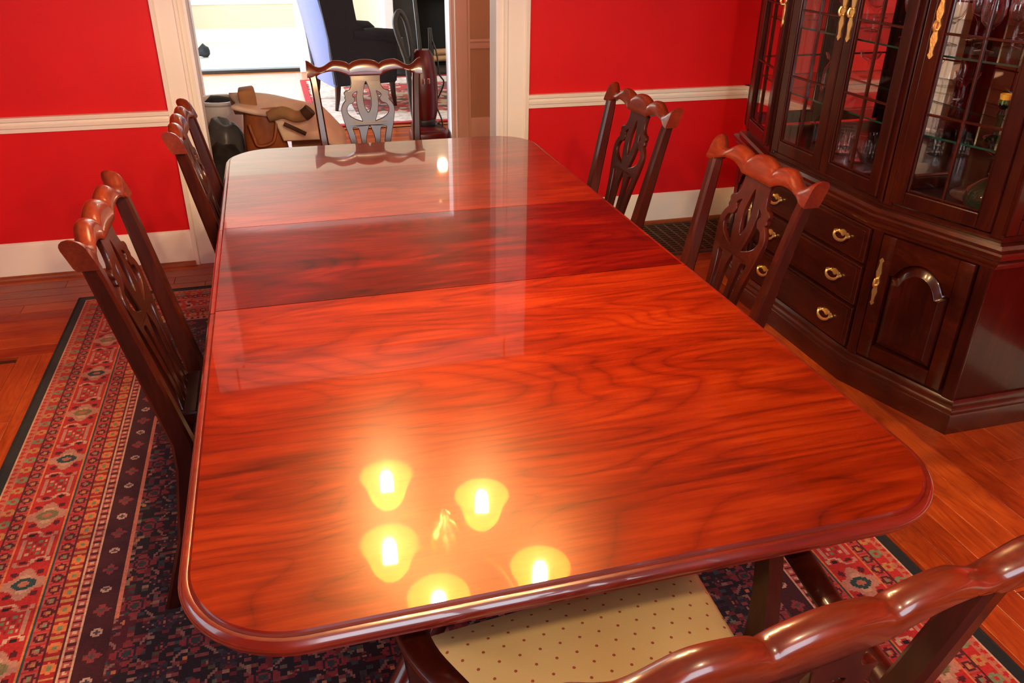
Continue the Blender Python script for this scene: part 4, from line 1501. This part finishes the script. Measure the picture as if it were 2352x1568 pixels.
# base carcass
pts = front_path(-0.010)
mb = MB()
mb.loft([[(x, y_, z) for x, y_ in pts] for z in (0.02, ZB + 0.02)])
mb.build('base_carcass', 'cab_wood', cab)
cab_sweep('waist_moulding', [(-0.03, ZB - 0.002), (0.004, ZB - 0.002), (0.006, ZB + 0.008), (0.016, ZB + 0.014), (0.020, ZB + 0.022), (0.014, ZB + 0.028), (0.028, ZB + 0.036), (0.030, ZB + 0.050), (0.026, ZB + 0.056), (0.010, ZB + 0.060), (0.006, ZB + 0.072), (-0.03, ZB + 0.074)], 'cab_mould')


class Face:
    """flat frame on a cabinet face: s runs along the face towards the near end, n outward, z up"""

    def __init__(self, p0, p1):
        self.p = Vector((p0[0], p0[1], 0))
        d = Vector((p1[0] - p0[0], p1[1] - p0[1], 0))
        self.len = d.length
        self.d = d.normalized()
        self.n = Vector((self.d.y, -self.d.x, 0))
        if self.n.x > 0.2:
            self.n = -self.n

    def __call__(self, c):
        return self.p + self.d * c[0] + self.n * c[1] + Vector((0, 0, c[2]))

    def box(self, mb, s0, s1, n0, n1, z0, z1, bevel=0.003, seg=2):
        return mb.box((s0, n0, z0), (s1, n1, z1), bevel, fn=lambda c: self(c), seg=seg)


F_far = Face((XS, CF), (CX0, CB))
F_mid = Face((CX0, CB), (CX0, CA))
F_near = Face((CX0, CA), (XS, CN))
F_side = Face((XS, CN), (XB, CN))
F_side.n = Vector((0, -1, 0))
F_fside = Face((XB, CF), (XS, CF))
F_fside.n = Vector((0, 1, 0))


def bail_pull(face, s, z, parent, w=0.080):
    """brass bail pull with shaped back plate"""
    o = [(-1.0, 0.10), (-0.85, 0.42), (-0.55, 0.30), (-0.35, 0.62), (0.0, 0.80), (0.35, 0.62), (0.55, 0.30), (0.85, 0.42), (1.0, 0.10), (0.78, -0.22), (0.45, -0.18), (0.22, -0.50), (0.0, -0.62), (-0.22, -0.50), (-0.45, -0.18), (-0.78, -0.22)]
    mb = MB()
    mb.loft([[face((s + u * w * 0.34, n0, z + 0.006 + v * w * 0.22)) for u, v in o] for n0 in (0.0, 0.003)])
    for sg in (-1, 1):
        c = [face((s + sg * w * 0.42, q, z + 0.004)) for q in (0.002, 0.012)]
        mb.tube(c, [0.008, 0.0075], 8)
    arc = [face((s + w * 0.42 * math.cos(a), 0.013 + 0.006 * math.sin(a), z + 0.004 - w * 0.26 * math.sin(a))) for a in [PI * k / 10 for k in range(11)]]
    mb.tube(arc, [0.0030 + 0.0030 * math.sin(PI * k / 10) for k in range(11)], 6)
    return mb.build('handle', 'brass', parent, 50)


def long_plate(face, s, z0, z1, parent, w=0.015, off=0.0):
    """tall brass escutcheon with a drop pull"""
    h = z1 - z0
    prof = [(0.0, 0.0), (0.35, 0.02), (0.75, 0.06), (0.45, 0.10), (0.55, 0.18), (0.95, 0.30), (0.50, 0.42), (0.85, 0.47), (1.0, 0.50), (0.85, 0.53), (0.50, 0.58), (0.95, 0.70), (0.55, 0.82), (0.45, 0.90), (0.75, 0.94), (0.35, 0.98), (0.0, 1.0)]
    outl = [(a, b) for a, b in prof] + [(-a, b) for a, b in prof[-2:0:-1]]
    mb = MB()
    mb.loft([[face((s + u * w * 0.5, n0, z0 + v * h)) for u, v in outl] for n0 in (off, off + 0.003)])
    zc = (z0 + z1) / 2
    for dz in (-0.012, 0.012):
        mb.tube([face((s, off + 0.002, zc + dz)), face((s, off + 0.014, zc + dz))], [0.005, 0.004], 8)
    mb.tube([face((s, off + 0.013 + 0.006 * math.sin(PI * k / 6), zc + 0.014 - 0.028 * k / 6)) for k in range(7)], 0.0035, 6)
    return mb.build('handle', 'brass', parent, 50)


# drawers
for z0, z1 in ((0.130, 0.284), (0.296, 0.444), (0.456, 0.584)):
    mb = MB()
    F_mid.box(mb, 0.012, F_mid.len - 0.012, -0.010, 0.006, z0, z1, 0.004)
    dr = mb.build('drawer', 'cab_rail', cab)
    mb = MB()
    F_mid.box(mb, 0.030, F_mid.len - 0.030, 0.003, 0.0085, z0 + 0.014, z1 - 0.014, 0.003)
    mb.build('drawer_panel', 'cab_rail', dr)
    zc = (z0 + z1) / 2
    F2 = Face((CX0 - 0.0085, CB), (CX0 - 0.0085, CA))
    for s in (0.135, F_mid.len - 0.135):
        bail_pull(F2, s, zc, dr)
# corner pilasters of the base
for face, s0, s1 in ((F_near, 0.002, 0.040), (F_near, F_near.len - 0.045, F_near.len - 0.004), (F_far, 0.004, 0.045), (F_far, F_far.len - 0.040, F_far.len - 0.002)):
    mb = MB()
    face.box(mb, s0, s1, -0.012, 0.002, 0.118, 0.600, 0.005)
    mb.build('pilaster', 'cab_wood', cab)


def base_door(face, flip):
    s0, s1, z0, z1 = 0.046, face.len - 0.052, 0.135, 0.584
    mb = MB()
    sw_ = 0.050
    face.box(mb, s0, s0 + sw_, -0.008, 0.010, z0, z1, 0.003)
    face.box(mb, s1 - sw_, s1, -0.008, 0.010, z0, z1, 0.003)
    face.box(mb, s0 + sw_, s1 - sw_, -0.008, 0.010, z0, z0 + 0.052, 0.003)
    # arched top rail
    a0, a1 = s0 + sw_, s1 - sw_

    def arch(t):      # ogee arch underside, t 0..1
        c = abs(t - 0.5) * 2
        if c > 0.78:
            return 0.455 + 0.0
        q = 1 - (c / 0.78) ** 2
        return 0.462 + 0.060 * q ** 0.7
    top = [(a0 + (a1 - a0) * k / 24, arch(k / 24)) for k in range(25)]
    poly = [(a0, z1)] + top + [(a1, z1)]
    vsf = [face((s, 0.009, z)) for s, z in poly]
    for k in range(24):
        (sa, za), (sb, zb_) = top[k], top[k + 1]
        mb.loft([[face((sa, n_, z)) for n_, z in ((-0.008, za), (0.010, za), (0.010, z1), (-0.008, z1))], [face((sb, n_, z)) for n_, z in ((-0.008, zb_), (0.010, zb_), (0.010, z1), (-0.008, z1))]], cap=(k in (0, 23)))
    d = mb.build('cabinet_door', 'cab_rail', cab, 40)
    # raised panel following the arch
    g = 0.010
    pan = [(a0 + g, z0 + 0.052 + g)] + [(a0 + g + (a1 - a0 - 2 * g) * k / 24, arch(k / 24) - g) for k in range(25)] + [(a1 - g, z0 + 0.052 + g)]
    cx_, cz_ = (a0 + a1) / 2, 0.32

    def ring(sc, n_):
        return [face((cx_ + (s - cx_) * sc, n_, cz_ + (z - cz_) * (sc + (1 - sc) * 0.35))) for s, z in pan]
    mb = MB()
    mb.loft([ring(1.06, -0.006), ring(1.0, 0.000), ring(0.97, 0.004), ring(0.80, 0.011), ring(0.79, 0.012)])
    mb.build('raised_panel', 'cab_wood', d, 30)
    hs = s0 + 0.016 if not flip else s1 - 0.016
    long_plate(face, hs, 0.330, 0.505, d, 0.020, 0.010)
    return d


base_door(F_near, False)
base_door(F_far, True)

# upper cabinet ----------------------------------------------------
ZU0, ZU1 = 0.674, 1.92
UP = 0.012       # upper case set back a little


def ucol(face, s0, s1, name='corner_post'):
    mb = MB()
    face.box(mb, s0, s1, -0.032 - UP, -UP + 0.002, ZU0, ZU1, 0.004)
    return mb.build(name, 'cab_wood', cab)


for face, s0, s1 in ((F_near, 0.004, 0.036), (F_near, F_near.len - 0.048, F_near.len - 0.010), (F_far, 0.010, 0.048), (F_far, F_far.len - 0.036, F_far.len - 0.004), (F_mid, 0.008, 0.030), (F_mid, F_mid.len - 0.030, F_mid.len - 0.008)):
    ucol(face, s0, s1)
pb = front_path(-0.016)
mb = MB()
mb.loft([[(x, y_, z) for x, y_ in pb] for z in (ZU0 - 0.010, ZU0 + 0.008)])
mb.build('upper_floor', 'cab_rail', cab)
mb = MB()
mb.loft([[(x, y_, z) for x, y_ in pb] for z in (ZU1 - 0.01, ZU1 + 0.02)])
mb.build('upper_top', 'cab_wood', cab)
cab_sweep('crown_moulding', [(-0.03, ZU1 - 0.02), (-0.008, ZU1 - 0.02), (0.0, ZU1 + 0.02), (0.02, ZU1 + 0.05), (0.035, ZU1 + 0.06), (0.04, ZU1 + 0.09), (-0.03, ZU1 + 0.09)], 'cab_rail')
MB().box((XB - 0.020, CN + 0.02, ZU0), (XB - 0.012, CF - 0.02, ZU1)).build('mirror_back', 'mirror', cab)
MB().box((XB - 0.012, CN + 0.005, ZU0), (XB, CF - 0.005, ZU1)).build('back_board', 'cab_wood', cab)


def glass_door(face, s0, s1, cols=2, handle=None, z0=0.690, z1=1.90, name='glass_door', stile=0.046, rows=(0.985, 1.220, 1.455, 1.690)):
    n0, n1 = -UP - 0.006, -UP + 0.014
    mb = MB()
    face.box(mb, s0, s0 + stile, n0, n1, z0, z1, 0.004)
    face.box(mb, s1 - stile, s1, n0, n1, z0, z1, 0.004)
    face.box(mb, s0 + stile, s1 - stile, n0, n1, z0, z0 + 0.048, 0.004)
    face.box(mb, s0 + stile, s1 - stile, n0, n1, z1 - 0.048, z1, 0.004)
    # inner bead
    a, b, c, d = s0 + stile, s1 - stile, z0 + 0.048, z1 - 0.048
    bw_ = 0.007
    for q in ((a, a + bw_, c, d), (b - bw_, b, c, d), (a + bw_, b - bw_, c, c + bw_), (a + bw_, b - bw_, d - bw_, d)):
        face.box(mb, q[0], q[1], n0 + 0.002, n1 - 0.006, q[2], q[3], 0.002, 1)
    dr = mb.build(name, 'cab_wood', cab)
    zs_ = [c, *rows, d]
    ss = [a + (b - a) * k / cols for k in range(cols + 1)]
    for k in range(1, cols):
        mb = MB()
        face.box(mb, ss[k] - 0.0035, ss[k] + 0.0035, n0 + 0.003, n1 - 0.004, c, d, 0.0015, 1)
        mb.build('muntin', 'cab_rail', dr)
    for z in rows:
        mb = MB()
        face.box(mb, a, b, n0 + 0.0035, n1 - 0.0045, z - 0.0035, z + 0.0035, 0.0015, 1)
        mb.build('muntin', 'cab_rail', dr)
    nm = (n0 + n1) / 2 - 0.002
    for i in range(cols):
        for j in range(len(zs_) - 1):
            mb = MB()
            mb.faces([face((u, nm, z)) for u, z in ((ss[i], zs_[j]), (ss[i + 1], zs_[j]), (ss[i + 1], zs_[j + 1]), (ss[i], zs_[j + 1]))], [(0, 1, 2, 3)])
            mb.build('pane', 'pane', dr)
    if handle is not None:
        long_plate(face, handle, 1.145, 1.335, dr, 0.024, n1)
    return dr


ml = F_mid.len
glass_door(F_mid, 0.028, ml / 2 - 0.002, handle=ml / 2 - 0.024)
glass_door(F_mid, ml / 2 + 0.002, ml - 0.028, handle=ml / 2 + 0.024)
glass_door(F_near, 0.034, F_near.len - 0.046, handle=0.034 + 0.020)
glass_door(F_far, 0.046, F_far.len - 0.034, handle=F_far.len - 0.034 - 0.020)
for f_ in (F_side, F_fside):
    glass_door(f_, 0.004, f_.len - 0.004, cols=1, name='side_light', stile=0.04)

# glass shelves
for z in (0.915, 1.155, 1.400):
    p_ = front_path(-0.045, XB - 0.024)
    p_[0] = (p_[0][0], CF - 0.04)
    p_[-1] = (p_[-1][0], CN + 0.04)
    mb = MB()
    mb.loft([[(x, y_, zz) for x, y_ in p_] for zz in (z - 0.006, z)])
    so = mb.build('glass_shelf', 'shelf_glass', cab)
    so.data.materials.append(M['shelf_edge'])
    for pl in so.data.polygons:
        if abs(pl.normal.z) < 0.5:
            pl.material_index = 1

# ------------------------------------------------------------------ crystal and vases inside the cabinet
GOB = [(0.0, 0.0), (0.030, 0.0), (0.028, 0.003), (0.006, 0.008), (0.004, 0.020), (0.005, 0.060), (0.010, 0.070), (0.026, 0.085), (0.034, 0.110), (0.034, 0.135), (0.030, 0.158), (0.0285, 0.158), (0.032, 0.132), (0.031, 0.110), (0.022, 0.088), (0.0, 0.078)]
COU = [(0.0, 0.0), (0.032, 0.0), (0.030, 0.003), (0.006, 0.008), (0.0045, 0.055), (0.010, 0.066), (0.036, 0.080), (0.046, 0.105), (0.044, 0.106), (0.033, 0.084), (0.0, 0.072)]
TUM = [(0.0, 0.0), (0.030, 0.0), (0.034, 0.004), (0.038, 0.095), (0.0355, 0.095), (0.031, 0.012), (0.0, 0.010)]
DEC = [(0.0, 0.0), (0.046, 0.0), (0.052, 0.010), (0.050, 0.085), (0.030, 0.120), (0.015, 0.135), (0.014, 0.165), (0.022, 0.172), (0.0, 0.174)]
STO = [(0.0, 0.172), (0.010, 0.176), (0.008, 0.186), (0.020, 0.200), (0.014, 0.222), (0.0, 0.228)]


def ware(name, prof, m, label, cat, group, x, y, z, n=14, extra=None):
    me = WARE.get((name, m))
    if me is None:
        o = MB().lathe(prof, (0, 0, 0), n).build(name, m, None, 40)
        WARE[(name, m)] = o.data
    else:
        o = bpy.data.objects.new(name, me)
        COL.objects.link(o)
        ORG[o] = Vector((0, 0, 0))
    o.location = (x, y, z)
    tag(o, label, cat, group)
    if extra:
        for en, ep, em in extra:
            key = (en, em)
            if key not in WARE:
                e = MB().lathe(ep, (0, 0, 0), n).build(en, em, None, 40)
                WARE[key] = e.data
            else:
                e = bpy.data.objects.new(en, WARE[key])
                COL.objects.link(e)
            e.parent = o
    return o


WARE = {}
rg = random.Random(11)
SH = [(ZU0 + 0.008, 'cabinet floor'), (0.915, 'lowest glass shelf'), (1.155, 'middle glass shelf'), (1.400, 'top glass shelf')]
kinds = {0: ('tumbler', TUM, 'cut crystal tumbler standing on the cabinet floor'),
         1: ('champagne_coupe', COU, 'shallow crystal coupe on lowest glass shelf of cabinet'),
         2: ('wine_goblet', GOB, 'crystal wine goblet on middle glass shelf of cabinet'),
         3: ('wine_goblet', GOB, 'crystal wine goblet on top glass shelf of cabinet')}
for lvl in (1, 2, 3):
    nm, pr_, lab = kinds[lvl]
    for row, xx in ((0, 2.34), (1, 2.49)):
        for q in range(7):
            yy = 1.24 + q * 0.18 + rg.uniform(-0.015, 0.015) + 0.05 * (row % 2)
            if lvl == 1 and (row != 1 or q % 3):
                continue
            if lvl == 2 and row == 1 and q in (3, 4):
                continue
            ware(nm, pr_, 'crystal', lab, 'glass', 'crystal on the %s' % SH[lvl][1], xx + rg.uniform(-0.01, 0.01), min(yy, 2.42), SH[lvl][0])
for xx, yy in ((2.36, 2.02), (2.44, 1.93), (2.34, 1.90), (2.45, 2.12), (2.38, 2.20)):
    ware('tumbler', TUM, 'crystal', kinds[0][2], 'glass', 'crystal on the cabinet floor', xx, yy, SH[0][0])
ware('crystal_decanter', DEC, 'crystal', 'crystal decanter with stopper on lowest glass shelf', 'decanter', None, 2.31, 2.08, 0.915, 16, [('stopper', STO, 'crystal')])
ware('glass_bell_bowl', [(0.0, 0.0), (0.035, 0.0), (0.036, 0.004), (0.012, 0.012), (0.012, 0.022), (0.06, 0.045), (0.082, 0.085), (0.080, 0.086), (0.056, 0.050), (0.0, 0.030)], 'crystal', 'footed crystal bowl on cabinet floor behind centre doors', 'bowl', None, 2.30, 1.74, SH[0][0], 18)
ware('green_round_vase', [(0.0, 0.0), (0.035, 0.0), (0.070, 0.025), (0.082, 0.060), (0.074, 0.095), (0.040, 0.122), (0.026, 0.130), (0.030, 0.142), (0.027, 0.142), (0.022, 0.130), (0.0, 0.128)], 'dark_glass', 'round dark green glass vase on cabinet floor behind angled door', 'vase', None, 2.315, 1.22, SH[0][0] + 0.0, 22)
tr = tag(MB().lathe([(0.0, 0.0), (0.095, 0.0), (0.100, 0.004), (0.125, 0.016), (0.123, 0.018), (0.098, 0.008), (0.0, 0.006)], (2.46, 1.36, SH[0][0]), 28).build('silver_tray', 'silver', origin=(2.46, 1.36, SH[0][0]), smooth=40), 'round tarnished silver tray on cabinet floor beside green vase', 'tray')
ware('green_candlestick', [(0.0, 0.0), (0.032, 0.0), (0.030, 0.006), (0.010, 0.014), (0.008, 0.06), (0.014, 0.075), (0.008, 0.09), (0.018, 0.105), (0.016, 0.12), (0.0, 0.12)], 'green_glass', 'green glass candlestick with amber cup on lowest glass shelf', 'candlestick', 'candlesticks on the lowest shelf', 2.34, 1.30, 0.915, 14, [('candle_cup', [(0.0, 0.105), (0.013, 0.108), (0.017, 0.135), (0.014, 0.137), (0.0, 0.115)], 'gold_glass')])
ware('green_candlestick', [], 'green_glass', 'green glass candlestick with amber cup on lowest glass shelf', 'candlestick', 'candlesticks on the lowest shelf', 2.33, 1.15, 0.915, 14, [('candle_cup', [], 'gold_glass')])
bx_ = MB()
bx_.box((2.30, 1.54, SH[0][0]), (2.44, 1.66, SH[0][0] + 0.045), 0.004)
jb = tag(bx_.build('wooden_box', 'cab_rail', origin=(2.37, 1.60, SH[0][0])), 'small reddish wooden box on cabinet floor behind centre door', 'box')
MB().box((2.297, 1.537, SH[0][0] + 0.0455), (2.443, 1.663, SH[0][0] + 0.056), 0.003).build('lid', 'crest_wood', jb)

# ------------------------------------------------------------------ chandelier above the table (out of frame, seen in the polish)
ch_c = (0.515, 1.035)
chn = empty('chandelier', (ch_c[0], ch_c[1], ZC), 'brass chandelier with five amber glass shades over dining table', 'chandelier')
MB().lathe([(0.0, 0.0), (0.06, 0.0), (0.058, -0.02), (0.02, -0.04), (0.0, -0.042)], (*ch_c, ZC), 18).build('ceiling_canopy', 'brass', chn, 50)
MB().tube([(*ch_c, ZC - 0.03), (*ch_c, 1.95)], 0.006, 8).build('rod', 'brass', chn, 60)
MB().lathe([(0.0, 0.50), (0.012, 0.50), (0.018, 0.44), (0.010, 0.40), (0.030, 0.34), (0.042, 0.28), (0.030, 0.20), (0.012, 0.17), (0.040, 0.12), (0.050, 0.08), (0.030, 0.03), (0.012, 0.01), (0.016, -0.01), (0.0, -0.03)], (*ch_c, 1.48), 18).build('column', 'brass', chn, 60)
bulbs = [(0.39, 1.34), (0.655, 1.17), (0.355, 1.03), (0.735, 0.835), (0.45, 0.80)]
ZBULB = 1.555
for bx, by in bulbs:
    v = Vector((bx - ch_c[0], by - ch_c[1], 0))
    pts = [(ch_c[0] + v.x * t, ch_c[1] + v.y * t, z) for t, z in ((0.05, 1.60), (0.3, 1.56), (0.6, 1.60), (0.85, 1.70), (1.0, 1.715), (1.0, 1.68))]
    ar = MB().tube(smooth_path(pts, 5), 0.007, 8).build('arm', 'brass', chn, 60)
    MB().lathe([(0.0, 0.02), (0.016, 0.02), (0.022, 0.0), (0.026, -0.02), (0.0, -0.022)], (bx, by, 1.672), 14).build('socket', 'brass', ar, 60)
    MB().lathe([(0.024, 0.115), (0.034, 0.112), (0.052, 0.085), (0.062, 0.045), (0.072, 0.012), (0.082, 0.0)], (bx, by, ZBULB - 0.02), 24, cap=False).build('glass_shade', 'shade', ar, 180)
    mb = MB()
    for q in range(3):
        a_ = 2 * PI * q / 3 + 0.4
        ux, uy = 0.014 * math.cos(a_), 0.014 * math.sin(a_)
        tx, ty = -0.006 * math.sin(a_), 0.006 * math.cos(a_)
        mb.tube(smooth_path([(bx + ux + tx, by + uy + ty, ZBULB + 0.075), (bx + ux + tx, by + uy + ty, ZBULB + 0.01), (bx + ux, by + uy, ZBULB - 0.002), (bx + ux - tx, by + uy - ty, ZBULB + 0.01), (bx + ux - tx, by + uy - ty, ZBULB + 0.075)], 4), 0.0048, 7)
    mb.lathe([(0.0, 0.068), (0.021, 0.070), (0.019, 0.095), (0.0, 0.098)], (bx, by, ZBULB), 12)
    mb.build('bulb', 'bulb', ar, 180)
    l = bpy.data.lights.new('chandelier_bulb_light', 'POINT')
    l.energy = 14.5
    l.color = (1.0, 0.66, 0.32)
    l.shadow_soft_size = 0.014
    lo = bpy.data.objects.new('chandelier_bulb_light', l)
    COL.objects.link(lo)
    lo.location = (bx, by, ZBULB - 0.012)


# ------------------------------------------------------------------ ceiling lamps beyond the doorway (above the frame)


def ceiling_lamp(x, y, drop, power, r, label, name):
    hl = empty(name, (x, y, ZC), label, 'lamp')
    MB().lathe([(0.0, 0.0), (0.09 * r, 0.0), (0.085 * r, -0.02), (0.0, -0.022)], (x, y, ZC), 20).build('ceiling_plate', 'brass', hl, 50)
    if drop > 0.05:
        MB().tube([(x, y, ZC - 0.015), (x, y, ZC - drop - 0.02)], 0.005, 8).build('rod', 'brass', hl, 60)
    MB().lathe([(0.0, -0.018), (0.10 * r, -0.02), (0.14 * r, -0.04), (0.13 * r, -0.08), (0.08 * r, -0.11), (0.0, -0.12)], (x, y, ZC - drop), 24, cap=False).build('glass_bowl', 'shade', hl, 180)
    l = bpy.data.lights.new(name + '_light', 'POINT')
    l.energy = power
    l.color = (1.0, 0.74, 0.46)
    l.shadow_soft_size = 0.05
    lo = bpy.data.objects.new(name + '_light', l)
    COL.objects.link(lo)
    lo.location = (x, y, ZC - drop - 0.16)


ceiling_lamp(1.74, 7.25, 0.22, 8, 0.6, 'small glass pendant lamp hanging in the living room', 'pendant_lamp')
ceiling_lamp(0.62, -1.25, 0.0, 70, 1.1, 'round amber glass ceiling lamp over the near end of the room', 'ceiling_lamp')

hall_fill_o = empty('wall_sconce', (1.95, YW + WT, 1.55), 'added brass fill lamp with amber shade on hall side of wall', 'lamp')  # added lamp, hidden behind the wall, to brighten the heap and hall
MB().lathe([(0.0, 0.0), (0.05, 0.0), (0.045, 0.012), (0.0, 0.014)], (1.95, YW + WT, 1.55), 18, 'Y').build('wall_plate', 'brass', hall_fill_o, 50)
MB().tube(smooth_path([(1.95, YW + WT + 0.01, 1.55), (1.95, YW + WT + 0.06, 1.52), (1.95, YW + WT + 0.10, 1.55)], 5), 0.007, 8).build('arm', 'brass', hall_fill_o, 60)
MB().lathe([(0.02, 0.0), (0.045, 0.03), (0.06, 0.09), (0.07, 0.12)], (1.95, YW + WT + 0.10, 1.55), 20, cap=False).build('glass_shade', 'shade', hall_fill_o, 180)
l = bpy.data.lights.new('wall_sconce_light', 'POINT')
l.energy = 16
l.color = (1.0, 0.74, 0.50)
l.shadow_soft_size = 0.03
lo = bpy.data.objects.new('wall_sconce_light', l)
COL.objects.link(lo)
lo.location = (1.95, YW + WT + 0.10, 1.70)
